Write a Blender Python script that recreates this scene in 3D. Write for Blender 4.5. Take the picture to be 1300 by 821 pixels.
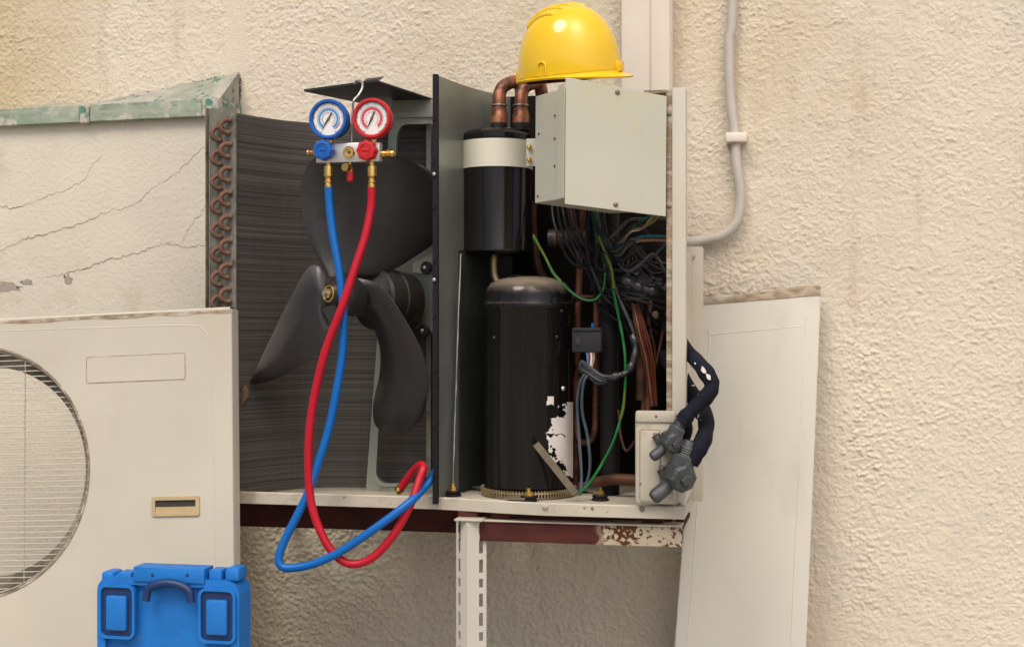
import bpy, bmesh, math, random
import numpy as np
from mathutils import Vector, Matrix, Quaternion
random.seed(7); RNG = np.random.default_rng(11)
for o in list(bpy.data.objects): bpy.data.objects.remove(o, do_unlink=True)
scene = bpy.context.scene
C = scene.collection
R = math.radians
# ------------------------------------------------------------------ camera
F = 1755.0; D = 2.70; YAW = math.atan(0.2); CX = D*0.2; CZ = 0.85
cam_d = bpy.data.cameras.new('camera'); cam = bpy.data.objects.new('camera', cam_d); C.objects.link(cam)
cam.location = (CX, -D, CZ); cam.rotation_euler = (R(90), 0, YAW)
cam_d.sensor_width = 36; cam_d.lens = F/1300*36; cam_d.clip_start = 0.02; cam_d.clip_end = 400
scene.camera = cam
# ------------------------------------------------------------------ sky, sun, exposure
SUN_EL, SUN_AZ = 52, -26          # azimuth measured from the wall's normal, minus = from the left of it
world = bpy.data.worlds.new('World'); scene.world = world; world.use_nodes = True
wn = world.node_tree; wn.nodes.clear()
wo = wn.nodes.new('ShaderNodeOutputWorld'); wb = wn.nodes.new('ShaderNodeBackground'); ws = wn.nodes.new('ShaderNodeTexSky')
ws.sky_type = 'NISHITA'; ws.sun_disc = False; ws.sun_elevation = R(SUN_EL); ws.sun_rotation = R(180+SUN_AZ*-1*-1)
ws.air_density = 0.6; ws.dust_density = 4.0; ws.ozone_density = 0.3
wb.inputs['Strength'].default_value = 0.13
wn.links.new(ws.outputs[0], wb.inputs[0]); wn.links.new(wb.outputs[0], wo.inputs[0])
sd = bpy.data.lights.new('sun', 'SUN'); sun = bpy.data.objects.new('sun', sd); C.objects.link(sun)
sd.energy = 1.5; sd.angle = R(24); sd.color = (1.0, 0.93, 0.82)
sdir = Vector((math.sin(R(SUN_AZ))*math.cos(R(SUN_EL)), -math.cos(R(SUN_AZ))*math.cos(R(SUN_EL)), math.sin(R(SUN_EL))))
sun.rotation_euler = (-sdir).to_track_quat('-Z', 'Y').to_euler(); sun.location = sdir*6
vs = scene.view_settings; vs.view_transform = 'Standard'; vs.look = 'None'; vs.gamma = 1; vs.use_curve_mapping = False; vs.exposure = 0.37

# ------------------------------------------------------------------ photo pixel -> point on a plane of the place
FWD = Vector((-math.sin(YAW), math.cos(YAW), 0)); RGT = Vector((math.cos(YAW), math.sin(YAW), 0)); CAM = Vector((CX, -D, CZ))
def ray(px, py): return FWD + RGT*((px-650)/F) + Vector((0, 0, (410.5-py)/F))
def P(px, py, Y):
    d = ray(px, py); return CAM + d*((Y+D)/d.y)
def PZ(px, py, z):
    d = ray(px, py); return CAM + d*((z-CZ)/d.z)
def S(px, Y): return (Y+D)/ray(px, 410).y/F            # metres per photo pixel there

# ------------------------------------------------------------------ object helpers
WL = {}
def empty(name, loc, label, cat, group=None):
    o = bpy.data.objects.new(name, None); C.objects.link(o); o.location = loc; o.empty_display_size = 0.05
    WL[o.name] = Vector(loc); tag(o, label, cat, group); return o
def tag(o, label=None, cat=None, group=None, kind=None):
    if label: o['label'] = label
    if cat: o['category'] = cat
    if group: o['group'] = group
    if kind: o['kind'] = kind
    return o
def link(name, me, m, parent, loc, rot=None):
    o = bpy.data.objects.new(name, me); C.objects.link(o)
    if m is not None and not me.materials: me.materials.append(m)
    base = WL[parent.name] if parent else Vector((0, 0, 0))
    o.parent = parent; o.location = Vector(loc)-base
    if rot is not None:
        o.rotation_mode = 'QUATERNION'; o.rotation_quaternion = rot
    WL[o.name] = Vector(loc); return o
def finish(me, smooth=35):
    if smooth:
        me.shade_smooth(); me.set_sharp_from_angle(angle=R(smooth))
    return me
def obj(name, bm, m, parent=None, smooth=35, label=None):
    """bmesh in world coordinates -> one mesh object, origin at its centre"""
    vs_ = [v.co for v in bm.verts]
    lo = Vector((min(v.x for v in vs_), min(v.y for v in vs_), min(v.z for v in vs_)))
    hi = Vector((max(v.x for v in vs_), max(v.y for v in vs_), max(v.z for v in vs_)))
    c = (lo+hi)/2
    if parent is None: c.z = lo.z
    bmesh.ops.translate(bm, verts=bm.verts, vec=-c)
    me = bpy.data.meshes.new(name); bm.to_mesh(me); bm.free(); finish(me, smooth)
    o = link(name, me, m, parent, c)
    if label: o['label'] = label
    return o
def NB(): return bmesh.new()
def frame(axis):
    a = Vector(axis).normalized(); t = Vector((0, 0, 1)) if abs(a.z) < 0.9 else Vector((1, 0, 0))
    u = a.cross(t).normalized(); v = a.cross(u).normalized(); return a, u, v
def add_box(bm, lo, hi, bev=0.0, seg=2, M=None):
    lo = Vector(lo); hi = Vector(hi); r = bmesh.ops.create_cube(bm, size=1.0)
    vv = r['verts']
    for v in vv: v.co = Vector(((lo.x+hi.x)/2+v.co.x*(hi.x-lo.x), (lo.y+hi.y)/2+v.co.y*(hi.y-lo.y), (lo.z+hi.z)/2+v.co.z*(hi.z-lo.z)))
    if bev > 0:
        es = list({e for v in vv for e in v.link_edges})
        rr = bmesh.ops.bevel(bm, geom=es, offset=bev, segments=seg, affect='EDGES', profile=0.5)
        vv = list({v for f in rr['faces'] for v in f.verts} | {v for v in vv if v.is_valid})
    if M is not None:
        for v in vv: v.co = M @ v.co
    return bm
def pbox(x0, y0, x1, y1, Y0, Y1, bev=0.0):
    """axis-aligned box whose front face (depth Y0) spans the photo rectangle"""
    a = P(x0, y1, Y0); b = P(x1, y0, Y0)
    zt = (P(x0, y0, Y0).z+b.z)/2; zb = (a.z+P(x1, y1, Y0).z)/2
    return add_box(NB(), (a.x, Y0, zb), (b.x, Y1, zt), bev)
def add_hull(bm, pts8, bev=0):
    """8 corner points: front quad (bl br tr tl) then back quad"""
    v = [bm.verts.new(p) for p in pts8]
    for f in ((0, 1, 2, 3), (5, 4, 7, 6), (4, 0, 3, 7), (1, 5, 6, 2), (3, 2, 6, 7), (4, 5, 1, 0)):
        bm.faces.new([v[i] for i in f])
    bmesh.ops.recalc_face_normals(bm, faces=bm.faces)
    if bev: bmesh.ops.bevel(bm, geom=list(bm.edges), offset=bev, segments=2, affect='EDGES')
    return bm
def lathe(bm, prof, org, axis, n=32, a0=0, a1=2*math.pi):
    a, u, v = frame(axis); org = Vector(org); full = abs(a1-a0-2*math.pi) < 1e-6
    rings = []
    for r, h in prof:
        if r < 1e-6: rings.append([bm.verts.new(org+a*h)]); continue
        k = n if full else n+1
        rings.append([bm.verts.new(org+a*h+(u*math.cos(a0+(a1-a0)*i/n)+v*math.sin(a0+(a1-a0)*i/n))*r) for i in range(k)])
    for A, B in zip(rings, rings[1:]):
        m = n
        for i in range(m):
            j = (i+1) % len(A) if len(A) > 1 else 0; l = (i+1) % len(B) if len(B) > 1 else 0
            q = [A[i if len(A) > 1 else 0], A[j], B[l], B[i if len(B) > 1 else 0]]
            q = list(dict.fromkeys(q))
            if len(q) >= 3:
                try: bm.faces.new(q)
                except ValueError: pass
    bmesh.ops.recalc_face_normals(bm, faces=bm.faces)
    return bm
def crom(pts, per=8):
    pts = [Vector(p) for p in pts]; out = []
    ext = [pts[0]*2-pts[1]]+pts+[pts[-1]*2-pts[-2]]
    for i in range(1, len(ext)-2):
        p0, p1, p2, p3 = ext[i-1:i+3]
        for k in range(per):
            t = k/per
            out.append(0.5*((2*p1)+(p2-p0)*t+(2*p0-5*p1+4*p2-p3)*t*t+(3*p1-p0-3*p2+p3)*t**3))
    out.append(pts[-1]); return out
def tube(bm, pts, r, n=10, smooth=True, per=8, caps=True):
    pts = crom(pts, per) if smooth and len(pts) > 2 else [Vector(p) for p in pts]
    tan = [(pts[min(i+1, len(pts)-1)]-pts[max(i-1, 0)]).normalized() for i in range(len(pts))]
    _, u, v = frame(tan[0]); rings = []
    for i, p in enumerate(pts):
        if i:
            q = tan[i-1].rotation_difference(tan[i]); u = q @ u; u = (u-tan[i]*u.dot(tan[i])).normalized()
        v = tan[i].cross(u)
        rr = r(i/(len(pts)-1)) if callable(r) else r
        rings.append([bm.verts.new(p+(u*math.cos(2*math.pi*k/n)+v*math.sin(2*math.pi*k/n))*rr) for k in range(n)])
    for A, B in zip(rings, rings[1:]):
        for k in range(n): bm.faces.new((A[k], A[(k+1) % n], B[(k+1) % n], B[k]))
    if caps: bm.faces.new(rings[0][::-1]); bm.faces.new(rings[-1])
    bmesh.ops.recalc_face_normals(bm, faces=bm.faces)
    return bm
def ptube(name, pp, rpx, m, parent, n=10, per=8):
    mid = pp[len(pp)//2]; s = S(mid[0], mid[2])
    r = (lambda t, f=rpx: f(t)*s) if callable(rpx) else rpx*s
    return obj(name, tube(NB(), [P(*p) for p in pp], r, n, True, per), m, parent, 60)
def prism(bm, poly, thick):
    """polygon of 3D points given a thickness vector"""
    t = Vector(thick); A = [bm.verts.new(p) for p in poly]; B = [bm.verts.new(Vector(p)+t) for p in poly]
    fa = bm.faces.new(A); fb = bm.faces.new(B[::-1]); n = len(A)
    for i in range(n): bm.faces.new((A[i], B[i], B[(i+1) % n], A[(i+1) % n]))
    bmesh.ops.triangulate(bm, faces=[fa, fb]); bmesh.ops.recalc_face_normals(bm, faces=bm.faces); return bm
def rrect(w, h, r, n=5):
    out = []
    for cx, cy, a in ((w/2-r, h/2-r, 0), (-w/2+r, h/2-r, 90), (-w/2+r, -h/2+r, 180), (w/2-r, -h/2+r, 270)):
        for k in range(n+1):
            t = R(a+90*k/n); out.append((cx+r*math.cos(t), cy+r*math.sin(t)))
    return out
def ring_plate(bm, outer, inner, f, y0, y1):
    """band between two outlines of equal length; f maps (u,v,depth) to a point"""
    n = len(outer); L = []
    for o_, d_ in ((outer, y0), (inner, y0), (inner, y1), (outer, y1)): L.append([bm.verts.new(f(a, b, d_)) for a, b in o_])
    for k in range(4):
        A, B = L[k], L[(k+1) % 4]
        for i in range(n): bm.faces.new((A[i], A[(i+1) % n], B[(i+1) % n], B[i]))
    bmesh.ops.recalc_face_normals(bm, faces=bm.faces); return bm

# ------------------------------------------------------------------ materials
def mat(name, col, rough=0.5, metal=0.0, var=0.08, vscale=6.0, bump=0.0, bscale=60.0, spots=None, coat=0.0, stretch=None, spec=0.5, alpha=1.0):
    m = bpy.data.materials.new(name); m.use_nodes = True; nt = m.node_tree; N = nt.nodes; L = nt.links
    b = N['Principled BSDF']; b.inputs['Roughness'].default_value = rough; b.inputs['Metallic'].default_value = metal
    b.inputs['Specular IOR Level'].default_value = spec
    if coat: b.inputs['Coat Weight'].default_value = coat; b.inputs['Coat Roughness'].default_value = 0.06
    tc = N.new('ShaderNodeTexCoord'); src = tc.outputs['Object']
    if stretch:
        mp = N.new('ShaderNodeMapping'); mp.inputs['Scale'].default_value = stretch; L.new(src, mp.inputs[0]); src = mp.outputs[0]
    n1 = N.new('ShaderNodeTexNoise'); n1.inputs['Scale'].default_value = vscale; n1.inputs['Detail'].default_value = 6; L.new(src, n1.inputs['Vector'])
    rp = N.new('ShaderNodeValToRGB'); rp.color_ramp.elements[0].position = 0.3; rp.color_ramp.elements[1].position = 0.7
    rp.color_ramp.elements[0].color = tuple(c*(1-var) for c in col)+(1,); rp.color_ramp.elements[1].color = tuple(min(1, c*(1+var)) for c in col)+(1,)
    L.new(n1.outputs[0], rp.inputs[0]); out = rp.outputs[0]
    for (sc, sscale, lo, hi, *ext) in (spots or []):
        n2 = N.new('ShaderNodeTexNoise'); n2.inputs['Scale'].default_value = sscale; n2.inputs['Detail'].default_value = 8; n2.inputs['Roughness'].default_value = 0.65
        mp2 = N.new('ShaderNodeMapping'); mp2.inputs['Location'].default_value = (3.1+sscale*.37, 1.7, 5.3); L.new(tc.outputs['Object'], mp2.inputs[0])
        if ext: mp2.inputs['Scale'].default_value = ext[0]
        L.new(mp2.outputs[0], n2.inputs['Vector'])
        r2 = N.new('ShaderNodeValToRGB'); r2.color_ramp.elements[0].position = lo; r2.color_ramp.elements[1].position = hi
        L.new(n2.outputs[0], r2.inputs[0])
        mx = N.new('ShaderNodeMix'); mx.data_type = 'RGBA'; L.new(r2.outputs[0], mx.inputs[0]); L.new(out, mx.inputs[6]); mx.inputs[7].default_value = tuple(sc)+(1,)
        out = mx.outputs[2]
    L.new(out, b.inputs['Base Color'])
    # uneven gloss
    mr = N.new('ShaderNodeMapRange'); mr.inputs['To Min'].default_value = max(0.02, rough*0.8); mr.inputs['To Max'].default_value = min(1, rough*1.25)
    L.new(n1.outputs[0], mr.inputs[0]); L.new(mr.outputs[0], b.inputs['Roughness'])
    if bump:
        nb = N.new('ShaderNodeTexNoise'); nb.inputs['Scale'].default_value = bscale; nb.inputs['Detail'].default_value = 4; L.new(src, nb.inputs['Vector'])
        bp = N.new('ShaderNodeBump'); bp.inputs['Strength'].default_value = bump; bp.inputs['Distance'].default_value = 0.004
        L.new(nb.outputs[0], bp.inputs['Height']); L.new(bp.outputs[0], b.inputs['Normal'])
    return m
M = {}
M['stucco'] = mat('stucco', (0.650, 0.580, 0.462), 0.95, var=0.05, vscale=1.6, bump=0.5, bscale=260, spec=0.2, spots=[((0.56, 0.47, 0.31), 1.1, 0.54, 0.78), ((0.50, 0.42, 0.30), 9, 0.60, 0.80, (1, 1, .14)), ((0.60, 0.55, 0.46), 5, 0.58, 0.70), ((0.36, 0.30, 0.22), 110, 0.68, 0.80)])
M['plaster'] = mat('plaster', (0.605, 0.562, 0.462), 0.95, var=0.06, vscale=4, bump=0.5, bscale=110, spec=0.2, spots=[((0.50, 0.44, 0.35), 7, 0.58, 0.80), ((0.42, 0.37, 0.29), 120, 0.70, 0.78)])
M['crack'] = mat('crack', (0.24, 0.22, 0.16), 0.95, var=0.3, vscale=30)
M['bare'] = mat('bare_mortar', (0.33, 0.29, 0.24), 0.95, bump=0.5, bscale=200)
M['concrete'] = mat('concrete', (0.33, 0.305, 0.26), 0.9, var=0.15, vscale=3, bump=0.4, bscale=120, spec=0.2)
M['flash'] = mat('green_flashing', (0.23, 0.30, 0.22), 0.7, var=0.22, vscale=14, bump=0.6, bscale=60, spec=0.25, spots=[((0.48, 0.46, 0.38), 22, 0.50, 0.60), ((0.36, 0.38, 0.31), 9, 0.42, 0.66, (1, 1, 5)), ((0.08, 0.13, 0.10), 50, 0.62, 0.72)])
M['flashpeel'] = mat('peeling_flashing', (0.46, 0.43, 0.36), 0.75, var=0.10, vscale=14, bump=0.8, bscale=50, spec=0.3, spots=[((0.09, 0.22, 0.16), 34, 0.46, 0.52)])
M['mortar'] = mat('mortar_fillet', (0.36, 0.345, 0.285), 0.9, var=0.2, vscale=16, bump=1.0, bscale=45, spec=0.2, spots=[((0.24, 0.27, 0.21), 8, 0.46, 0.62), ((0.10, 0.19, 0.14), 24, 0.55, 0.61), ((0.50, 0.46, 0.38), 18, 0.60, 0.68), ((0.14, 0.13, 0.10), 50, 0.64, 0.72)])
M['moss'] = mat('moss', (0.07, 0.08, 0.05), 0.95)
M['trunk'] = mat('trunking_plastic', (0.74, 0.67, 0.55), 0.55, var=0.03)
M['conduit'] = mat('conduit_plastic', (0.50, 0.46, 0.40), 0.5, var=0.08, vscale=10)
M['cream'] = mat('cream_paint', (0.515, 0.48, 0.39), 0.45, var=0.05, vscale=4, spec=0.4, bump=0.35, bscale=4, spots=[((0.44, 0.38, 0.28), 3, 0.54, 0.85), ((0.38, 0.31, 0.21), 11, 0.64, 0.85, (1, 1, .15)), ((0.24, 0.16, 0.09), 90, 0.73, 0.78)])
M['creamdirty'] = mat('cream_paint_dirty', (0.45, 0.41, 0.325), 0.55, var=0.08, vscale=9, bump=0.25, bscale=40, spec=0.3, spots=[((0.28, 0.21, 0.13), 14, 0.54, 0.78), ((0.14, 0.07, 0.035), 48, 0.64, 0.70), ((0.10, 0.075, 0.05), 130, 0.68, 0.74)])
M['panel'] = mat('side_panel_paint', (0.585, 0.565, 0.48), 0.45, var=0.04, vscale=3, spec=0.4, bump=0.35, bscale=4, spots=[((0.46, 0.44, 0.36), 6, 0.52, 0.8, (1, 1, .3)), ((0.36, 0.31, 0.23), 14, 0.66, 0.85, (1, 1, .12))])
M['grime'] = mat('edge_grime', (0.25, 0.185, 0.12), 0.9, var=0.35, vscale=30, spec=0.2, spots=[((0.48, 0.43, 0.34), 16, 0.46, 0.62, (1, 1, 3)), ((0.08, 0.05, 0.03), 60, 0.64, 0.72)])
M['tanplastic'] = mat('tan_plastic', (0.46, 0.35, 0.18), 0.5, var=0.12, vscale=30)
M['dark'] = mat('dark_recess', (0.035, 0.030, 0.024), 0.8)
M['galv'] = mat('galvanised_sheet', (0.30, 0.325, 0.285), 0.36, metal=0.6, var=0.10, vscale=9, spots=[((0.26, 0.28, 0.25), 12, 0.55, 0.75)])
M['endplate'] = mat('dusty_end_plate', (0.20, 0.195, 0.155), 0.6, metal=0.3, var=0.2, vscale=20, bump=0.3, bscale=80, spots=[((0.09, 0.075, 0.055), 26, 0.5, 0.68), ((0.34, 0.31, 0.25), 50, 0.64, 0.72)])
M['galvlight'] = mat('control_box_sheet', (0.50, 0.49, 0.395), 0.45, metal=0.1, var=0.05, vscale=5, bump=0.3, bscale=5, spots=[((0.50, 0.47, 0.29), 6, 0.52, 0.70), ((0.38, 0.35, 0.27), 30, 0.66, 0.78, (1, 1, .3))])
M['bracket'] = mat('bracket_sheet', (0.30, 0.32, 0.26), 0.45, metal=0.4, var=0.12, vscale=12, spots=[((0.16, 0.14, 0.10), 20, 0.58, 0.75)])
M['blackfoam'] = mat('black_foam', (0.014, 0.012, 0.014), 0.9, bump=0.4, bscale=120, spec=0.2)
M['blackplate'] = mat('black_plate', (0.030, 0.029, 0.030), 0.5, var=0.2, vscale=10, spec=0.3)
M['mattblack'] = mat('matt_black', (0.010, 0.0085, 0.007), 0.95, var=0.3, vscale=20, bump=0.5, bscale=90, spec=0.05)
M['fan'] = mat('fan_plastic', (0.022, 0.020, 0.019), 0.33, var=0.15, vscale=14, bump=0.12, bscale=220, spec=0.45, spots=[((0.055, 0.048, 0.042), 5, 0.52, 0.85), ((0.11, 0.10, 0.09), 150, 0.66, 0.74)])
M['motor'] = mat('motor_enamel', (0.028, 0.026, 0.023), 0.42, var=0.25, vscale=16, spec=0.3, spots=[((0.09, 0.075, 0.055), 12, 0.55, 0.75)])
M['gloss'] = mat('black_gloss', (0.008, 0.0075, 0.007), 0.13, var=0.3, vscale=6, stretch=(9, 9, .4), spec=0.28, spots=[((0.030, 0.025, 0.020), 20, 0.52, 0.80, (1, 1, .05)), ((0.20, 0.18, 0.15), 160, 0.75, 0.80)])  # soft vertical reflections painted in as faint lighter streaks
M['band'] = mat('white_band', (0.66, 0.64, 0.52), 0.5, var=0.03)
M['paper'] = mat('torn_paper', (0.72, 0.66, 0.60), 0.8, var=0.06, vscale=30)
M['copper'] = mat('copper', (0.36, 0.15, 0.085), 0.45, metal=0.7, var=0.3, vscale=22, spots=[((0.10, 0.05, 0.035), 22, 0.46, 0.64), ((0.24, 0.17, 0.12), 60, 0.62, 0.72)])
M['copperdark'] = mat('copper_tarnished', (0.10, 0.042, 0.024), 0.55, metal=0.4, var=0.3, vscale=26, spec=0.3, spots=[((0.035, 0.024, 0.018), 20, 0.45, 0.66)])
M['bend'] = mat('copper_oxidised', (0.17, 0.090, 0.062), 0.6, metal=0.15, var=0.35, vscale=40, spec=0.25, spots=[((0.30, 0.25, 0.19), 60, 0.58, 0.70), ((0.06, 0.04, 0.03), 34, 0.55, 0.70)])
M['brass'] = mat('brass', (0.72, 0.47, 0.14), 0.26, metal=1.0, var=0.08)
M['zinc'] = mat('zinc_yellow', (0.42, 0.33, 0.19), 0.42, metal=0.7, var=0.2, vscale=30)
M['steel'] = mat('steel', (0.52, 0.50, 0.47), 0.35, metal=0.9, var=0.1)
M['strap'] = mat('strap_steel', (0.22, 0.18, 0.13), 0.5, metal=0.5, var=0.2, vscale=30)
M['alu'] = mat('aluminium', (0.62, 0.60, 0.56), 0.36, metal=0.8, var=0.05)
M['rubber'] = mat('black_rubber', (0.011, 0.010, 0.010), 0.6, spec=0.18)
M['blueplastic'] = mat('blue_plastic', (0.006, 0.095, 0.40), 0.35, var=0.04, spec=0.4)
M['redplastic'] = mat('red_plastic', (0.50, 0.012, 0.018), 0.35, var=0.04, spec=0.4)
M['bluehose'] = mat('blue_hose', (0.004, 0.115, 0.40), 0.34, var=0.05, vscale=12, spec=0.3)
M['redhose'] = mat('red_hose', (0.44, 0.008, 0.022), 0.34, var=0.05, vscale=12, spec=0.3)
M['toolblue'] = mat('toolbox_blue', (0.012, 0.16, 0.50), 0.48, var=0.10, vscale=14, bump=0.15, bscale=200, spec=0.3, spots=[((0.06, 0.20, 0.44), 40, 0.62, 0.75), ((0.25, 0.28, 0.30), 140, 0.73, 0.78)])
M['toolnavy'] = mat('toolbox_navy', (0.006, 0.03, 0.11), 0.45)
M['yellow'] = mat('helmet_yellow', (0.80, 0.515, 0.014), 0.16, var=0.03, vscale=5, coat=0.25, spots=[((0.74, 0.48, 0.03), 60, 0.68, 0.78)])
M['dial'] = mat('dial_white', (0.74, 0.73, 0.70), 0.35, var=0.01)
M['ink'] = mat('dial_ink', (0.03, 0.03, 0.035), 0.5)
M['needle'] = mat('needle_black', (0.012, 0.012, 0.012), 0.4)
M['inkblue'] = mat('dial_blue', (0.02, 0.22, 0.58), 0.5)
M['inkred'] = mat('dial_red', (0.58, 0.02, 0.06), 0.5)
M['redrail'] = mat('red_oxide_rail', (0.070, 0.018, 0.014), 0.7, var=0.25, vscale=8, stretch=(1, 4, 8), spec=0.2, spots=[((0.026, 0.009, 0.008), 12, 0.48, 0.72), ((0.16, 0.10, 0.06), 90, 0.70, 0.77)])
M['slot'] = mat('slotted_post_paint', (0.56, 0.53, 0.46), 0.45, var=0.04, spots=[((0.30, 0.13, 0.05), 22, 0.70, 0.80)])
M['insul'] = mat('pipe_insulation', (0.009, 0.010, 0.017), 0.8, var=0.3, vscale=16, bump=0.6, bscale=70, spec=0.15, spots=[((0.56, 0.48, 0.38), 30, 0.655, 0.675)])
M['valve'] = mat('valve_grey', (0.075, 0.082, 0.082), 0.5, metal=0.5, var=0.3, vscale=26, bump=0.3, bscale=90, spec=0.3, spots=[((0.17, 0.165, 0.15), 40, 0.56, 0.70), ((0.02, 0.02, 0.02), 30, 0.60, 0.72)])
M['relay'] = mat('relay_plastic', (0.022, 0.023, 0.025), 0.5, var=0.15, spec=0.25)
for k, c in dict(green=(0.015, 0.13, 0.03), lime=(0.13, 0.16, 0.02), teal=(0.006, 0.10, 0.11), tan=(0.22, 0.14, 0.08), orange=(0.12, 0.035, 0.014), greyblue=(0.05, 0.07, 0.085), black=(0.014, 0.014, 0.015), white=(0.5, 0.45, 0.4), red=(0.16, 0.012, 0.012), blue=(0.02, 0.12, 0.35), grey=(0.06, 0.06, 0.058)).items():
    M['w_'+k] = mat('wire_'+k, c, 0.45, var=0.15, vscale=30, spec=0.25)
M['foil'] = mat('plastic_film', (0.035, 0.035, 0.037), 0.2, var=0.3, vscale=60, bump=0.8, bscale=70)
M['pipecopper'] = mat('pipe_copper', (0.20, 0.075, 0.040), 0.5, metal=0.45, var=0.35, vscale=22, spec=0.3, spots=[((0.05, 0.028, 0.02), 22, 0.44, 0.64)])
M['shroud'] = mat('shroud_dirty', (0.30, 0.27, 0.21), 0.8, var=0.15, vscale=9, spec=0.2, spots=[((0.07, 0.06, 0.045), 7, 0.42, 0.62)])
M['partdark'] = mat('dark_reflection_sheet', (0.026, 0.031, 0.028), 0.7, var=0.25, vscale=14, bump=0.3, bscale=80, spec=0.2)
M['leaf'] = mat('dry_leaf', (0.20, 0.125, 0.06), 0.8, var=0.3, vscale=60)

def upface_tint(m0, name, lo, hi, amount, col, uneven=0.5):   # mixes a second colour into surfaces that face up
    m = m0.copy(); m.name = name; N_ = m.node_tree.nodes; L_ = m.node_tree.links; b_ = N_['Principled BSDF']
    geo = N_.new('ShaderNodeNewGeometry'); sx = N_.new('ShaderNodeSeparateXYZ'); L_.new(geo.outputs['Normal'], sx.inputs[0])
    nz = N_.new('ShaderNodeTexNoise'); nz.inputs['Scale'].default_value = 24; nz.inputs['Detail'].default_value = 7; tcn = N_.new('ShaderNodeTexCoord'); L_.new(tcn.outputs['Object'], nz.inputs['Vector'])
    ad = N_.new('ShaderNodeMath'); ad.operation = 'MULTIPLY_ADD'; L_.new(nz.outputs[0], ad.inputs[0]); ad.inputs[1].default_value = uneven; L_.new(sx.outputs[2], ad.inputs[2])
    mr = N_.new('ShaderNodeMapRange'); mr.inputs['From Min'].default_value = lo; mr.inputs['From Max'].default_value = hi; mr.inputs['To Max'].default_value = amount; L_.new(ad.outputs[0], mr.inputs[0])
    old = b_.inputs['Base Color'].links[0].from_socket; mx = N_.new('ShaderNodeMix'); mx.data_type = 'RGBA'; L_.new(mr.outputs[0], mx.inputs[0]); L_.new(old, mx.inputs[6]); mx.inputs[7].default_value = tuple(col)+(1,); L_.new(mx.outputs[2], b_.inputs['Base Color'])
    return m
M['fansheen'] = upface_tint(M['fan'], 'fan_plastic_sheen', 0.14, 0.62, 0.8, (0.20, 0.19, 0.18), 0.12)  # pale sheen of the blades painted in where they face up
def stain(m):   # old ochre damp stain at the far end of the wall
    N = m.node_tree.nodes; L = m.node_tree.links; b = N['Principled BSDF']; old = b.inputs['Base Color'].links[0].from_socket
    tc = N.new('ShaderNodeTexCoord'); sx = N.new('ShaderNodeSeparateXYZ'); L.new(tc.outputs['Object'], sx.inputs[0])
    nz = N.new('ShaderNodeTexNoise'); nz.inputs['Scale'].default_value = 5; nz.inputs['Detail'].default_value = 6; L.new(tc.outputs['Object'], nz.inputs['Vector'])
    ad = N.new('ShaderNodeMath'); ad.operation = 'MULTIPLY_ADD'; L.new(nz.outputs[0], ad.inputs[0]); ad.inputs[1].default_value = -0.35; L.new(sx.outputs[0], ad.inputs[2])
    mr = N.new('ShaderNodeMapRange'); mr.inputs['From Min'].default_value = -1.78; mr.inputs['From Max'].default_value = -2.10; mr.inputs['To Max'].default_value = 0.75; L.new(ad.outputs[0], mr.inputs[0])
    mx = N.new('ShaderNodeMix'); mx.data_type = 'RGBA'; L.new(mr.outputs[0], mx.inputs[0]); L.new(old, mx.inputs[6]); mx.inputs[7].default_value = (0.47, 0.37, 0.20, 1); L.new(mx.outputs[2], b.inputs['Base Color'])
stain(M['stucco'])
def coil_mat():
    m = bpy.data.materials.new('coil_fins'); m.use_nodes = True; N = m.node_tree.nodes; L = m.node_tree.links; b = N['Principled BSDF']
    tc = N.new('ShaderNodeTexCoord'); mp = N.new('ShaderNodeMapping'); mp.inputs['Scale'].default_value = (0.5, 0.5, 110); L.new(tc.outputs['Object'], mp.inputs[0])
    n1 = N.new('ShaderNodeTexNoise'); n1.inputs['Scale'].default_value = 2.2; n1.inputs['Detail'].default_value = 5; L.new(mp.outputs[0], n1.inputs['Vector'])
    r = N.new('ShaderNodeValToRGB'); e = r.color_ramp.elements; e[0].position = 0.32; e[0].color = (0.044, 0.040, 0.036, 1); e[1].position = 0.74; e[1].color = (0.165, 0.148, 0.130, 1)
    L.new(n1.outputs[0], r.inputs[0])
    mp3 = N.new('ShaderNodeMapping'); mp3.inputs['Scale'].default_value = (95, 95, 0.8); L.new(tc.outputs['Object'], mp3.inputs[0])
    n3 = N.new('ShaderNodeTexNoise'); n3.inputs['Scale'].default_value = 2; L.new(mp3.outputs[0], n3.inputs['Vector'])
    r3 = N.new('ShaderNodeValToRGB'); r3.color_ramp.elements[0].position = 0.3; r3.color_ramp.elements[0].color = (0.93, 0.93, 0.93, 1); r3.color_ramp.elements[1].position = 0.75; r3.color_ramp.elements[1].color = (1.07, 1.06, 1.05, 1)
    L.new(n3.outputs[0], r3.inputs[0])
    mx = N.new('ShaderNodeMix'); mx.data_type = 'RGBA'; mx.blend_type = 'MULTIPLY'; mx.inputs[0].default_value = 1; L.new(r.outputs[0], mx.inputs[6]); L.new(r3.outputs[0], mx.inputs[7])
    L.new(mx.outputs[2], b.inputs['Base Color']); b.inputs['Roughness'].default_value = 0.6; b.inputs['Metallic'].default_value = 0.2; b.inputs['Specular IOR Level'].default_value = 0.25
    bp = N.new('ShaderNodeBump'); bp.inputs['Strength'].default_value = 0.25; bp.inputs['Distance'].default_value = 0.003; L.new(n3.outputs[0], bp.inputs['Height']); L.new(bp.outputs[0], b.inputs['Normal'])
    return m
M['coil'] = coil_mat()
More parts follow.
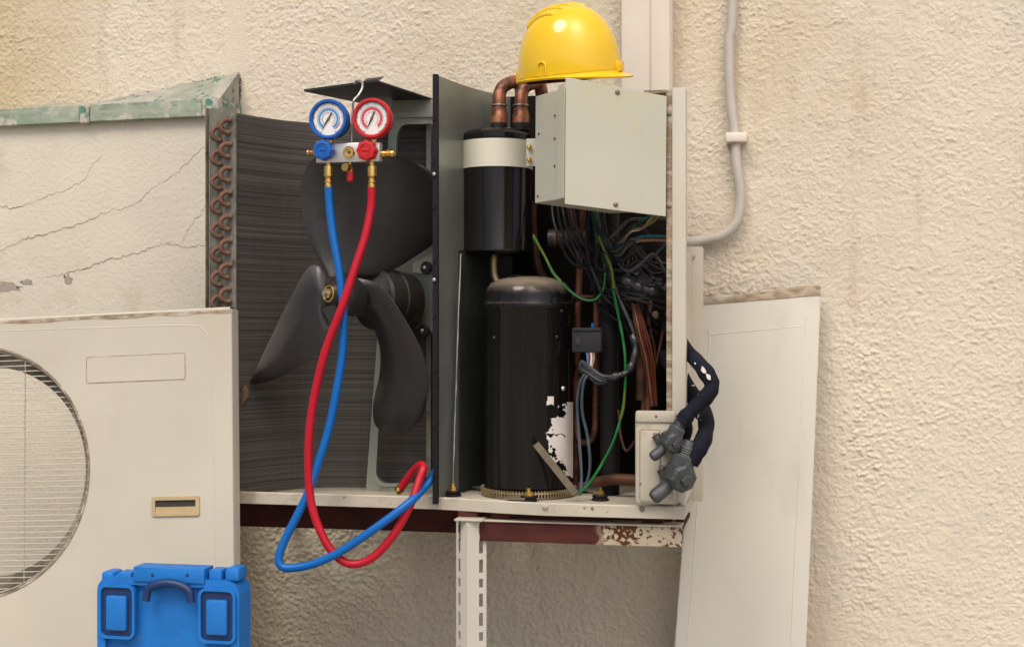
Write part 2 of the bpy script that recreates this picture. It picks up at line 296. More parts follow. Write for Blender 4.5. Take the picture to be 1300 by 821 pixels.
def rail_mat():   # red oxide that gives way to cream paint with rust towards the far end
    m = M['redrail'].copy(); m.name = 'worn_red_rail'; N = m.node_tree.nodes; L = m.node_tree.links; b = N['Principled BSDF']
    old = b.inputs['Base Color'].links[0].from_socket
    tc = N.new('ShaderNodeTexCoord'); sx = N.new('ShaderNodeSeparateXYZ'); L.new(tc.outputs['Object'], sx.inputs[0])
    nz = N.new('ShaderNodeTexNoise'); nz.inputs['Scale'].default_value = 18; nz.inputs['Detail'].default_value = 6; L.new(tc.outputs['Object'], nz.inputs['Vector'])
    ad = N.new('ShaderNodeMath'); ad.operation = 'MULTIPLY_ADD'; L.new(nz.outputs[0], ad.inputs[0]); ad.inputs[1].default_value = 0.10; L.new(sx.outputs[0], ad.inputs[2])
    st = N.new('ShaderNodeMapRange'); st.inputs['From Min'].default_value = 0.105; st.inputs['From Max'].default_value = 0.125; L.new(ad.outputs[0], st.inputs[0])
    mx = N.new('ShaderNodeMix'); mx.data_type = 'RGBA'; L.new(st.outputs[0], mx.inputs[0]); L.new(old, mx.inputs[6]); mx.inputs[7].default_value = (0.42, 0.36, 0.26, 1)
    n2 = N.new('ShaderNodeTexNoise'); n2.inputs['Scale'].default_value = 130; n2.inputs['Detail'].default_value = 3; L.new(tc.outputs['Object'], n2.inputs['Vector'])
    n4 = N.new('ShaderNodeTexNoise'); n4.inputs['Scale'].default_value = 14; L.new(tc.outputs['Object'], n4.inputs['Vector'])
    a2 = N.new('ShaderNodeMath'); a2.operation = 'MULTIPLY_ADD'; L.new(n4.outputs[0], a2.inputs[0]); a2.inputs[1].default_value = 0.9; L.new(n2.outputs[0], a2.inputs[2])
    r2 = N.new('ShaderNodeMapRange'); r2.inputs['From Min'].default_value = 0.98; r2.inputs['From Max'].default_value = 1.06; L.new(a2.outputs[0], r2.inputs[0])
    r3 = N.new('ShaderNodeMath'); r3.operation = 'MULTIPLY'; L.new(r2.outputs[0], r3.inputs[0]); L.new(st.outputs[0], r3.inputs[1])
    m2 = N.new('ShaderNodeMix'); m2.data_type = 'RGBA'; L.new(r3.outputs[0], m2.inputs[0]); L.new(mx.outputs[2], m2.inputs[6]); m2.inputs[7].default_value = (0.085, 0.028, 0.010, 1)
    L.new(m2.outputs[2], b.inputs['Base Color']); return m
M['wornrail'] = rail_mat()

# ------------------------------------------------------------------ setting: ground, building wall, low wall
bm = NB(); add_box(bm, (-14, -16, -0.3), (14, 3, 0.0)); tag(obj('ground', bm, M['concrete'], None, 0), kind='structure')

WALL = 0.50
def vnoise(x, y, s, seed):
    X = x/s+seed*17.3; Y = y/s+seed*9.1; xi = np.floor(X).astype(np.int64); yi = np.floor(Y).astype(np.int64); fx = X-xi; fy = Y-yi
    fx = fx*fx*(3-2*fx); fy = fy*fy*(3-2*fy)
    def h(a, b):
        n = (a*374761393+b*668265263+seed*982451653) & 0xffffffff; n = ((n ^ (n >> 13))*1274126177) & 0xffffffff
        return ((n ^ (n >> 16)) & 0xffff)/65535.0
    return (h(xi, yi)*(1-fx)+h(xi+1, yi)*fx)*(1-fy)+(h(xi, yi+1)*(1-fx)+h(xi+1, yi+1)*fx)*fy
def pnoise(x, y, s, seed):
    a = seed*0.73; X = (x*math.cos(a)-y*math.sin(a))/s+seed*17.3; Y = (x*math.sin(a)+y*math.cos(a))/s+seed*9.1
    xi = np.floor(X).astype(np.int64); yi = np.floor(Y).astype(np.int64); fx = X-xi; fy = Y-yi
    def g(i, j, dx, dy):
        n = (i*374761393+j*668265263+seed*982451653) & 0xffffffff; n = ((n ^ (n >> 13))*1274126177) & 0xffffffff
        t = ((n ^ (n >> 16)) & 0xffff)/65535.0*2*math.pi; return np.cos(t)*dx+np.sin(t)*dy
    u = fx**3*(fx*(fx*6-15)+10); v = fy**3*(fy*(fy*6-15)+10)
    return (g(xi, yi, fx, fy)*(1-u)+g(xi+1, yi, fx-1, fy)*u)*(1-v)+(g(xi, yi+1, fx, fy-1)*(1-u)+g(xi+1, yi+1, fx-1, fy-1)*u)*v
def grid_wall(name, x0, x1, z0, z1, dx0, dx1, dz0, dz1, step, Y, hfun, m, thick):
    def axis(a, b, da, db):
        return np.unique(np.concatenate([np.linspace(a, da, 12), np.arange(da, db, step), np.linspace(db, b, 12)]))
    X = axis(x0, x1, dx0, dx1); Z = axis(z0, z1, dz0, dz1); nx, nz = len(X), len(Z)
    gx, gz = np.meshgrid(X, Z); H = hfun(gx, gz)
    co = np.stack([gx, Y-H, gz], -1).reshape(-1, 3)
    i = (np.arange(nz-1)[:, None]*nx+np.arange(nx-1)[None]).reshape(-1)
    quads = np.stack([i, i+1, i+nx+1, i+nx], -1)
    # back and edges so that it has thickness
    nb = len(co); back = np.array([[x0, Y+thick, z0], [x1, Y+thick, z0], [x1, Y+thick, z1], [x0, Y+thick, z1]])
    co = np.concatenate([co, back]); c = [0, nx-1, nx*nz-1, nx*(nz-1)]
    ex = [[c[1], c[0], nb, nb+1], [c[2], c[1], nb+1, nb+2], [c[3], c[2], nb+2, nb+3], [c[0], c[3], nb+3, nb], [nb, nb+3, nb+2, nb+1]]
    quads = np.concatenate([quads, np.array(ex)])
    ctr = np.array([(x0+x1)/2, Y, z0]); co = co-ctr
    me = bpy.data.meshes.new(name); me.vertices.add(len(co)); me.vertices.foreach_set('co', co.astype(np.float32).ravel())
    me.loops.add(quads.size); me.loops.foreach_set('vertex_index', quads.astype(np.int32).ravel())
    me.polygons.add(len(quads)); me.polygons.foreach_set('loop_start', np.arange(0, quads.size, 4, dtype=np.int32))
    me.update(); me.validate(); me.shade_smooth(); me.set_sharp_from_angle(angle=R(80))
    return link(name, me, m, None, ctr)
xa, xb = P(288, 40, WALL).x, P(313, 40, WALL).x
def grains(x, y, cell, sig, seed):
    a = 0.5+seed; X = x*math.cos(a)-y*math.sin(a); Y = x*math.sin(a)+y*math.cos(a)
    xi = np.floor(X/cell).astype(np.int64); yi = np.floor(Y/cell).astype(np.int64); out = np.zeros_like(X)
    def h(i, j, k):
        n = (i*374761393+j*668265263+(seed*7+k)*982451653) & 0xffffffff; n = ((n ^ (n >> 13))*1274126177) & 0xffffffff
        return ((n ^ (n >> 16)) & 0xffff)/65535.0
    for di in (-1, 0, 1):
        for dj in (-1, 0, 1):
            I, J = xi+di, yi+dj; dx = X-(I+h(I, J, 1))*cell; dy = Y-(J+h(I, J, 2))*cell; e = .7+.8*h(I, J, 4)
            out += h(I, J, 3)*np.exp(-(dx*dx*e+dy*dy/e)/(sig*sig))
    return np.minimum(out, 1.3)
def stucco_h(x, z):
    wx = x+0.006*pnoise(x, z, 0.022, 5); wz = z+0.006*pnoise(x, z, 0.022, 6)
    l = grains(wx, wz, 0.0074, 0.0034, 1)*0.62+grains(wx, wz, 0.0052, 0.0025, 2)*0.42
    d = vnoise(x, z, 0.10, 4)*.6+vnoise(x, z, 0.33, 9)*.4
    h = 0.0031*l*(0.30+1.05*d)+0.0012*pnoise(x, z, 0.016, 7)+0.0016*pnoise(x, z, 0.06, 8)
    low = np.clip((0.60-z)/0.15, 0, 1)*np.clip((0.62-x)/0.2, 0, 1); near = np.exp(-((x-0.42)/0.10)**2)*np.clip((1.25-z)/.3, 0, 1); edge = np.exp(-((x-0.70)/0.05)**2)*np.clip((0.95-z)/.2, 0, 1)
    h = h*(1+2.0*low+0.7*near+0.7*edge)
    smooth_band = np.clip(1-np.abs(x-(xa+xb)/2)/((xb-xa)*0.62), 0, 1); smooth_band = np.clip(smooth_band*3, 0, 1)*(z > 1.1)
    return h*(1-0.8*smooth_band)
w = grid_wall('building_wall', -4.5, 5.5, 0.0, 4.2, -1.58, 1.45, 0.05, 1.73, 0.00235, WALL, stucco_h, M['stucco'], 0.25)
tag(w, 'tall cream stucco building wall behind the opened outdoor unit', 'wall')

LW = 0.36
bx = P(305, 120, WALL).x

zL = P(-80, 164, LW).z; zR = P(262, 147.5, LW).z; xL = P(-80, 164, LW).x; xR = P(262, 147.5, LW).x
def ledge_z(x): return zL+(zR-zL)*(x-xL)/(xR-xL)       # underside of the flashing
lwroot = empty('low_wall', ((bx-1.2), (LW+WALL)/2, 0), 'low cracked plaster wall with green flashing, left of the stripped condenser', 'wall')
bm = NB(); x0 = -3.6
pts = [(x0, LW, 0), (bx, LW, 0), (bx, LW, ledge_z(bx)), (x0, LW, ledge_z(x0))]
add_hull(bm, [Vector(p) for p in pts]+[Vector((p[0], WALL-0.001, p[2])) for p in pts])
# fine plaster relief on the visible face comes with its own grid
obj('plaster_body', bm, M['plaster'], lwroot, 0)
def strip(xa_, xb_, m, lift=0.0, drop=0.0, out=0.020, hgt=0.037):
    bm = NB(); fr = []
    for x, in ((xa_,), (xb_,)): fr.append((x, ledge_z(x)-drop))
    (ax, az), (cx, cz) = fr
    add_hull(bm, [Vector((ax, LW-out-lift, az-0.004)), Vector((cx, LW-out-lift, cz-0.004)), Vector((cx, LW-out-lift, cz+hgt)), Vector((ax, LW-out-lift, az+hgt)),
                  Vector((ax, WALL-0.02, az+0.003)), Vector((cx, WALL-0.02, cz+0.003)), Vector((cx, WALL-0.02, cz+hgt+0.004)), Vector((ax, WALL-0.02, az+hgt+0.004))], 0.002)
    return obj('flashing_strip', bm, m, lwroot, 40)
Yf = LW-0.02
j0, j1, j2 = P(101, 140, Yf).x, P(113, 140, Yf).x, P(256, 130, Yf).x
strip(-3.6, j0, M['flash']); strip(j0+0.002, j1, M['flashpeel'], lift=0.004, drop=0.003); strip(j1+0.002, j2, M['flash']); strip(j2+0.002, bx+0.012, M['flashpeel'], lift=0.003)
# mortar fillet rising from the flashing to the wall, highest at its right end
bm = NB(); n = 40; rows = []
pxs = np.linspace(60, 305, n)
for i, px in enumerate(pxs):
    x = P(px, 120, WALL).x; zf = ledge_z(x)+0.036
    zt = P(px, 134-(max(0, px-118)/187)**0.95*41+random.uniform(-1.2, 1.2), WALL).z
    zt = max(zt, zf+0.012)
    xf = x-(x-bx)*0.0
    rows.append([bm.verts.new((xf, LW+0.004, zf)), bm.verts.new((xf, (LW+WALL)/2, zf+(zt-zf)*0.5+random.uniform(-.002, .002))), bm.verts.new((xf, WALL-0.008, zt)), bm.verts.new((xf, WALL-0.008, zf)), ])
for A, B in zip(rows, rows[1:]):
    for k in range(4): bm.faces.new((A[k], A[(k+1) % 4], B[(k+1) % 4], B[k]))
bm.faces.new(rows[0]); bm.faces.new(rows[-1]); bmesh.ops.recalc_face_normals(bm, faces=bm.faces)
obj('mortar_fillet', bm, M['mortar'], lwroot, 60)
# dirty joint along the fillet's upper edge
bm = NB()
for px in np.arange(118, 303, 1.6):
    py = 134-((px-118)/187)**0.95*41
    if vnoise(np.array([px]), np.array([0.0]), 9, 3)[0] < 0.45: continue
    p = P(px+random.uniform(-1, 1), py+random.uniform(-1.2, 1.0), WALL-0.009); r = random.uniform(0.0012, 0.0034)
    bmesh.ops.create_icosphere(bm, subdivisions=1, radius=r, matrix=Matrix.Translation(p) @ Matrix.Diagonal((1.5, 0.8, 0.8, 1)))
for py in np.arange(96, 140, 2.0):
    p = P(305+random.uniform(-1, 1), py, WALL-0.006); bmesh.ops.create_icosphere(bm, subdivisions=1, radius=random.uniform(.001, .0026), matrix=Matrix.Translation(p))
tag(obj('moss_line', bm, M['moss'], lwroot, 60), kind='stuff')
# cracks
def crack(pp, wpx, m='crack'):
    bm = NB(); pts = []
    for (a, b) in zip(pp, pp[1:]):
        k = max(2, int(math.hypot(b[0]-a[0], b[1]-a[1])/3))
        for i in range(k):
            t = i/k; pts.append((a[0]+(b[0]-a[0])*t+random.uniform(-1.3, 1.3), a[1]+(b[1]-a[1])*t+random.uniform(-1.9, 1.9)))
    pts.append(pp[-1]); up = []; dn = []
    for i, p in enumerate(pts):
        wd = wpx*random.uniform(.25, 1.0)*min(1, 3*min(i, len(pts)-1-i)/len(pts)+.15)
        up.append(bm.verts.new(P(p[0], p[1]-wd/2, LW-0.0006))); dn.append(bm.verts.new(P(p[0], p[1]+wd/2, LW-0.0006)))
    for i in range(len(pts)-1): bm.faces.new((dn[i], dn[i+1], up[i+1], up[i]))
    r = bmesh.ops.extrude_face_region(bm, geom=bm.faces[:]); bmesh.ops.translate(bm, verts=[v for v in r['geom'] if isinstance(v, bmesh.types.BMVert)], vec=(0, 0.004, 0))
    bmesh.ops.recalc_face_normals(bm, faces=bm.faces)
    return obj('crack', bm, M[m], lwroot, 0)
crack([(0, 319), (22, 307), (48, 299), (75, 293), (102, 284), (125, 273), (145, 266)], 1.8)
crack([(145, 266), (165, 263), (178, 256), (183, 247), (196, 238)], 1.0)
crack([(196, 238), (222, 222), (240, 205), (255, 190), (268, 179)], 0.9)
crack([(60, 352), (82, 347), (110, 340), (140, 329), (172, 322), (205, 310), (218, 307)], 1.6)
crack([(208, 307), (232, 314), (250, 312), (266, 308)], 1.2)
crack([(230, 312), (240, 288), (255, 272), (266, 248)], 0.9)
crack([(0, 262), (14, 264), (30, 262)], 2.2)
crack([(30, 262), (60, 248), (88, 240), (108, 228), (114, 212), (130, 198)], 0.8)
crack([(158, 152), (159, 163)], 1.4)
def blotch(cx_, cy_, rx, ry, m):
    bm = NB(); pts = []
    for k in range(26):
        a = 2*math.pi*k/26; q = random.uniform(.55, 1.1); pts.append(P(cx_+rx*q*math.cos(a), cy_+ry*q*math.sin(a), LW-0.001))
    prism(bm, pts, (0, 0.004, 0)); return obj('bare_patch', bm, M[m], lwroot, 0)
blotch(8, 364, 22, 7, 'bare'); blotch(34, 358, 9, 4, 'bare'); blotch(86, 354, 6, 7, 'bare')

# white trunking that comes down the wall behind the unit
bm = NB(); ta, tb, tm = P(788, 50, 0.44).x, P(853, 50, 0.44).x, P(826, 50, 0.44).x
tr = empty('pipe_trunking', ((ta+tb)/2, 0.47, 0.5), 'wide off-white pipe trunking running up the stucco wall behind the hard hat', 'trunking')
add_box(bm, (ta, 0.445, 0.56), (tb, WALL-0.001, 3.9), 0.006); obj('trunking_base', bm, M['trunk'], tr)
bm = NB(); add_box(bm, (tm, 0.437, 0.565), (tb-0.004, 0.447, 3.895), 0.004); obj('trunking_lid', bm, M['trunk'], tr)
# conduit
cd = empty('wall_conduit', P(936, 250, WALL-0.02), 'grey bent conduit clipped to the stucco wall right of the unit', 'conduit')
YC = WALL-0.022
top = P(930, -15, YC); 
obj('conduit_tube', tube(NB(), [top+Vector((0.01, 0, 2.2)), top+Vector((0.004, 0, 0.8)), top, P(926, 55, YC), P(927, 120, YC), P(933, 172, YC), P(935, 210, YC), P(940, 250, YC), P(934, 283, YC), P(913, 301, YC), P(884, 306, YC), P(858, 306, 0.42), P(840, 306, 0.34)], 6.3*S(930, YC), 14), M['conduit'], cd, 60)
bm = pbox(921, 168, 948, 180, YC-0.020, WALL-0.003, 0.003); obj('conduit_clip', bm, M['trunk'], cd)

# ------------------------------------------------------------------ the opened outdoor unit
ZP = P(690, 638, -0.06).z                     # top edge of the base pan
UB = 0.31                                     # back of the unit
xl = -0.705; xr = P(871, 400, -0.03).x
unit = empty('outdoor_unit', ((xl+xr)/2, 0.13, ZP-0.024), 'stripped outdoor air conditioner unit with fan, coil and compressor exposed', 'air conditioner')
# base pan: front edge steps out towards the compressor side
pf = [(xl, 0.0), (P(555, 632, -0.01).x, -0.012), (P(640, 636, -.04).x, -0.045), (P(690, 638, -.06).x, -0.060), (xr, -0.060)]
bm = NB(); poly = [Vector((x, y, ZP-0.003)) for x, y in pf]+[Vector((xr, UB, ZP-0.003)), Vector((xl, UB, ZP-0.003))]
prism(bm, poly, (0, 0, -0.016)); bm.free(); bm = NB()
xs_ = P(556, 632, -.01).x
prism(bm, [Vector((xl, 0.0, ZP-.018)), Vector((xs_, -.011, ZP-.018)), Vector((xs_, UB, ZP-.018)), Vector((xl, UB, ZP-.018))], (0, 0, -.005))
prism(bm, [Vector((xs_, -.012, ZP-.003))]+[Vector((x, y, ZP-.003)) for x, y in pf[2:]]+[Vector((xr, UB, ZP-.003)), Vector((xs_, UB, ZP-.003))], (0, 0, -.020)); base = obj('base_pan', bm, M['creamdirty'], unit, 0)
bm = NB()
fp = pf
outer = [Vector((x, y-0.004, 0)) for x, y in fp]; inner = [Vector((x, y+0.002, 0)) for x, y in fp]
rows = []
for o_, i_ in zip(outer, inner): rows.append([bm.verts.new(o_+Vector((0, 0, ZP-0.024))), bm.verts.new(o_+Vector((0, 0, ZP-0.002))), bm.verts.new(o_+Vector((0, .0025, ZP+0.0005))), bm.verts.new(i_+Vector((0, 0.002, ZP))), bm.verts.new(i_+Vector((0, 0, ZP-0.024)))])
for A, B in zip(rows, rows[1:]):
    for k in range(5): bm.faces.new((A[k], A[(k+1) % 5], B[(k+1) % 5], B[k]))
bm.faces.new(rows[0]); bm.faces.new(rows[-1]); bmesh.ops.recalc_face_normals(bm, faces=bm.faces)
lip = obj('pan_lip', bm, M['creamdirty'], base, 40)
def screw_mesh():
    bm = NB(); lathe(bm, [(0, -0.0030), (0.0030, -0.0026), (0.0046, -0.0012), (0.0050, 0), (0.0050, 0.001)], (0, 0, 0), (0, 1, 0), 14)
    add_box(bm, (-0.003, -0.0034, -0.0005), (0.003, -0.0028, 0.0005)); add_box(bm, (-0.0005, -0.0034, -0.003), (0.0005, -0.0028, 0.003))
    me = bpy.data.meshes.new('screw'); bm.to_mesh(me); bm.free(); finish(me); return me
SCREW = {}
def screw(p, parent, m='strap', k=1.0, rot=None):
    if m not in SCREW:
        SCREW[m] = screw_mesh(); SCREW[m].materials.append(M[m])
    o = link('screw', SCREW[m], None, parent, p, rot); o.scale = (k, k, k); return o
screw(P(692, 643, -0.0645), base, 'creamdirty', 1.3); screw(P(752, 645, -0.0645), base, 'strap', .6); screw(P(815, 646, -0.0645), base, 'strap', 1.0)

# coil: plan line from the near left end back to the rear
zc = P(297, 143, 0.05).z
plan = crom([Vector((P(297.5, 300, 0.052).x, 0.052, 0)), Vector((P(330, 300, 0.12).x, 0.12, 0)), Vector((P(365, 300, 0.185).x, 0.185, 0)), Vector((P(405, 300, 0.235).x, 0.235, 0)), Vector((P(450, 300, 0.255).x, 0.255, 0)), Vector((P(590, 300, 0.262).x, 0.262, 0))], 8)
bm = NB(); th = 0.040; rows = []
for i, p in enumerate(plan):
    t = (plan[min(i+1, len(plan)-1)]-plan[max(i-1, 0)]).normalized(); nrm = Vector((-t.y, t.x, 0))
    if nrm.y < 0: nrm = -nrm
    q = p+nrm*th
    rows.append([bm.verts.new((p.x, p.y, ZP-.018)), bm.verts.new((p.x, p.y, zc)), bm.verts.new((q.x, min(q.y, UB-0.004), zc)), bm.verts.new((q.x, min(q.y, UB-0.004), ZP-.018))])
for A, B in zip(rows, rows[1:]):
    for k in range(4): bm.faces.new((A[k], A[(k+1) % 4], B[(k+1) % 4], B[k]))
bm.faces.new(rows[0]); bm.faces.new(rows[-1]); bmesh.ops.recalc_face_normals(bm, faces=bm.faces)
coil = obj('condenser_coil', bm, M['coil'], unit, 45)
# thin raised tube lines across the fins
for k in range(22):
    z = ZP+0.03+k*(zc-ZP-0.05)/21
    bm = NB(); w_ = 0.0011
    vv = [(p+Vector((0.0, -0.0009, 0))) for p in plan]
    for A, B in zip(vv, vv[1:]):
        a = [bm.verts.new((A.x, A.y, z-w_)), bm.verts.new((B.x, B.y, z-w_)), bm.verts.new((B.x, B.y, z+w_)), bm.verts.new((A.x, A.y, z+w_))]
        b_ = [bm.verts.new((A.x, A.y+.002, z-w_)), bm.verts.new((B.x, B.y+.002, z-w_)), bm.verts.new((B.x, B.y+.002, z+w_)), bm.verts.new((A.x, A.y+.002, z+w_))]
        bm.faces.new(a); bm.faces.new((a[3], a[2], b_[2], b_[3])); bm.faces.new((a[0], b_[0], b_[1], a[1]))
    obj('fin_seam', bm, M['coil'], coil, 0)
# end plate with return bends
e0 = P(266, 260, 0.062); e1 = P(299.5, 260, 0.040)
bm = NB(); ed = Vector((e1.x-e0.x, e1.y-e0.y, 0)); en = Vector((ed.y, -ed.x, 0)).normalized()
if en.y > 0: en = -en
zb0 = ZP-0.001; pl = [Vector((e0.x, e0.y, zb0)), Vector((e1.x, e1.y, zb0)), Vector((e1.x, e1.y, zc+0.012)), Vector((e0.x, e0.y, zc+0.012))]
add_hull(bm, pl+[p-en*0.0025 for p in pl]); obj('end_plate', bm, M['endplate'], coil, 0)
bm = NB(); pl2 = [pl[0]+en*.010-Vector((.0005, 0, 0)), pl[0]-Vector((.0005, 0, 0)), pl[3]-Vector((.0005, 0, 0)), pl[3]+en*.010-Vector((.0005, 0, 0))]
add_hull(bm, pl2+[p-Vector((.002, 0, 0)) for p in pl2]); obj('end_flange', bm, M['endplate'], coil, 0)
od = Vector((-0.86, -0.50, 0)).normalized()
rb = 0.0135
bm = NB(); up_ = Vector((0.10, 0, 1)).normalized()
tube(bm, [up_*rb-od*0.006]+[up_*rb*math.cos(a)+od*rb*1.1*math.sin(a) for a in np.linspace(0, math.pi, 13)]+[-up_*rb-od*0.006], 0.0054, 10, False)
bend = bpy.data.meshes.new('return_bend'); bm.to_mesh(bend); bm.free(); finish(bend, 60); bend.materials.append(M['bend'])
for k in range(16):
    y = 160.5+k*30.6
    for (px, dy) in ((290.5, 0), (279.5, 9.5)):
        t = (px-266)/32; q = e0.lerp(e1, t)
        p = P(px, y+dy, q.y-0.002); q = link('return_bend', bend, None, coil, p+en*0.004, Quaternion((0, 1, 0), random.uniform(-.12, .12)))
screw(P(275, 149, 0.06), coil, 'galv', 1.1)

# matt black rear panel behind compressor, right-hand side panel
xp = P(640, 300, 0.28).x
bm = NB(); add_box(bm, (xp, UB-0.012, ZP), (P(853, 200, UB).x, UB, P(850, 116, UB-0.012).z), 0.0015); rear = obj('rear_panel', bm, M['mattblack'], unit)
bm = NB(); zt_ = P(860, 109, -0.03).z; xi_ = P(846.5, 300, 0.0).x
# corner post: cream face with a rusty inner return
post = obj('corner_post', pbox(853, 111, 871, 642, -0.055, -0.028, 0.003), M['cream'], unit)
pb_ = pbox(846, 118, 853.4, 640, -0.050, -0.030, 0.001); obj('inner_return', pb_, M['grime'], post)
for py in (145, 262): screw(P(849.5, py, -0.0505), post, 'strap', .9)
bm = NB(); a = P(867, 113, -0.03); add_box(bm, (xr-0.006, -0.026, ZP), (xr-0.002, UB-0.014, P(862, 318, -0.02).z)); sidep = obj('side_panel_sheet', bm, M['cream'], unit)
bm = NB(); q0 = P(867, 314, 0.20); q1 = P(893, 640, 0.20); add_box(bm, (xr-0.02, 0.18, ZP-0.02), (q1.x, 0.205, q0.z), 0.003); fl = obj('side_flange', bm, M['cream'], unit)
screw(P(879, 325, 0.178), fl, 'creamdirty', 1.3)
# thin matt black sheet on the inner face of the right side
bm = NB(); add_box(bm, (xr-0.012, -0.020, ZP), (xr-0.0075, UB-0.016, P(862, 330, -0.02).z)); obj('side_black_sheet', bm, M['mattblack'], unit)
# rusty top rail from the box back to the wall side
bm = NB(); t0 = P(862, 110, -0.03); t1 = P(790, 112, 0.26)
add_hull(bm, [Vector((t0.x-.07, t0.y+.02, t0.z-.008)), Vector((t0.x, t0.y+.02, t0.z-.008)), Vector((t0.x, t0.y+.02, t0.z-.002)), Vector((t0.x-.07, t0.y+.02, t0.z-.002)), Vector((t0.x-.09, UB, t0.z-.008)), Vector((P(853, 120, UB).x, UB, t0.z-.008)), Vector((P(853, 120, UB).x, UB, t0.z-.002)), Vector((t0.x-.09, UB, t0.z-.002))]); obj('top_rail', bm, M['grime'], unit, 0)

# partition between fan and compressor
s0 = P(554.5, 300, -0.030); s1 = P(648, 300, 0.295)
zt0 = P(556, 95, -0.03).z
bm = NB(); cv = []
for i in range(13):
    t = i/12; q = s0.lerp(s1, t); bow = 0.014*math.sin(math.pi*t); cv.append(Vector((q.x-bow*0.9, q.y+bow*0.35, 0)))
f_, b_ = [], []
for i, q in enumerate(cv):
    zt = zt0+0.004*(i/12)
    f_.append((bm.verts.new((q.x, q.y, ZP-0.001)), bm.verts.new((q.x, q.y, zt)))); b_.append((bm.verts.new((q.x-.0035, q.y+.001, ZP-0.001)), bm.verts.new((q.x-.0035, q.y+.001, zt))))
for i in range(12):
    bm.faces.new((f_[i][0], f_[i+1][0], f_[i+1][1], f_[i][1])); bm.faces.new((b_[i+1][0], b_[i][0], b_[i][1], b_[i+1][1])); bm.faces.new((f_[i][1], f_[i+1][1], b_[i+1][1], b_[i][1]))
bm.faces.new((b_[0][0], f_[0][0], f_[0][1], b_[0][1])); bm.faces.new((f_[12][0], b_[12][0], b_[12][1], f_[12][1]))
bmesh.ops.recalc_face_normals(bm, faces=bm.faces); part_ = obj('partition_panel', bm, M['galv'], unit, 40)
bm = NB(); zpad = P(600, 318, .1).z; pf_, pb_ = [], []  # dark reflection on the partition, put in as a darker sheet
for i, q in enumerate(cv):
    if i < 4: continue
    pf_.append((bm.verts.new((q.x+.005, q.y-.002, ZP-.002)), bm.verts.new((q.x+.005, q.y-.002, zpad)))); pb_.append((bm.verts.new((q.x+.0004, q.y, ZP-.002)), bm.verts.new((q.x+.0004, q.y, zpad))))
for i in range(len(pf_)-1):
    bm.faces.new((pf_[i][0], pf_[i+1][0], pf_[i+1][1], pf_[i][1])); bm.faces.new((pf_[i][1], pf_[i+1][1], pb_[i+1][1], pb_[i][1]))
bm.faces.new((pb_[0][0], pf_[0][0], pf_[0][1], pb_[0][1])); bmesh.ops.recalc_face_normals(bm, faces=bm.faces); obj('dark_reflection_sheet', bm, M['partdark'], part_, 40)
bm = NB(); fx0 = P(549, 300, -0.034).x; fx1 = P(555.5, 300, -0.034).x
add_box(bm, (fx0, -0.034, ZP-0.012), (fx1, -0.022, zt0+0.001), 0.001)
for py in (150, 205, 262, 330, 400, 470, 540, 600): 
    z = P(552, py, -.034).z; add_box(bm, (fx0+.001, -0.0365, z-.006), (fx0+.006, -0.033, z+.006), .001)
obj('edge_trim', bm, M['blackfoam'], part_)
for py in (221, 355): screw(P(551, py, -0.037), part_, 'steel', .8)

# stamped motor bracket behind the fan, two rounded openings
def bracket_map(u, v, d):
    """u 0..1 across, v 0..1 upward in the slanted bracket"""
    l = P(460, 626, 0.20).lerp(P(496, 128, 0.20), v); r = P(556, 626, 0.20).lerp(P(562, 126, 0.20), v)
    q = l.lerp(r, u); return Vector((q.x, q.y+d, q.z))
mb = None
def rr01(x0, x1, y0, y1, rx, ry, n=6):
    out = []
    for cx_, cy_, a in ((x1-rx, y1-ry, 0), (x0+rx, y1-ry, 90), (x0+rx, y0+ry, 180), (x1-rx, y0+ry, 270)):
        for k in range(n+1):
            t = R(a+90*k/n); out.append((cx_+rx*math.cos(t), cy_+ry*math.sin(t)))
    return out
def sq01(x0, x1, y0, y1, inner):
    cx_, cy_ = (x0+x1)/2, (y0+y1)/2; out = []
    for (a, b) in inner:
        du, dv = a-cx_, b-cy_; s = min((x1-x0)/2/abs(du) if abs(du) > 1e-6 else 9e9, (y1-y0)/2/abs(dv) if abs(dv) > 1e-6 else 9e9); out.append((cx_+du*s, cy_+dv*s))
    return out
bm = NB()
for (y0, y1) in ((0.0, 0.44), (0.62, 1.0)):
    iy0, iy1 = (y0+0.026, y1-0.02) if y0 == 0 else (y0+0.02, y1-0.062)
    inn = rr01(0.17, 0.93, iy0, iy1, 0.16, 0.035); outr = sq01(0, 1, y0, y1, inn)
    ring_plate(bm, outr, inn, bracket_map, 0.0, 0.010)
    inn2 = rr01(0.12, 0.97, iy0-0.008, iy1+0.008, 0.18, 0.04); ring_plate(bm, inn2, inn, bracket_map, -0.004, 0.0)
add_hull(bm, [bracket_map(0, .435, .001), bracket_map(1, .435, .001), bracket_map(1, .625, .001), bracket_map(0, .625, .001), bracket_map(0, .435, .008), bracket_map(1, .435, .008), bracket_map(1, .625, .008), bracket_map(0, .625, .008)])
add_hull(bm, [bracket_map(0, .955, -.006), bracket_map(1, .955, -.006), bracket_map(1, .97, -.006), bracket_map(0, .97, -.006), bracket_map(0, .955, 0), bracket_map(1, .955, 0), bracket_map(1, .97, 0), bracket_map(0, .97, 0)])
mbr = obj('motor_bracket', bm, M['bracket'], unit, 30)
bm = NB(); a = bracket_map(.72, .575, -.002); pl = [P(524, 334, .195), P(549, 322, .195), P(549, 343, .195), P(533, 347, .195), P(524, 345, .195)]
prism(bm, pl, (0, 0.003, 0)); obj('lit_bracket_patch', bm, M['galvlight'], mbr, 0)  # lit spot of the bracket, put in as a lighter plate

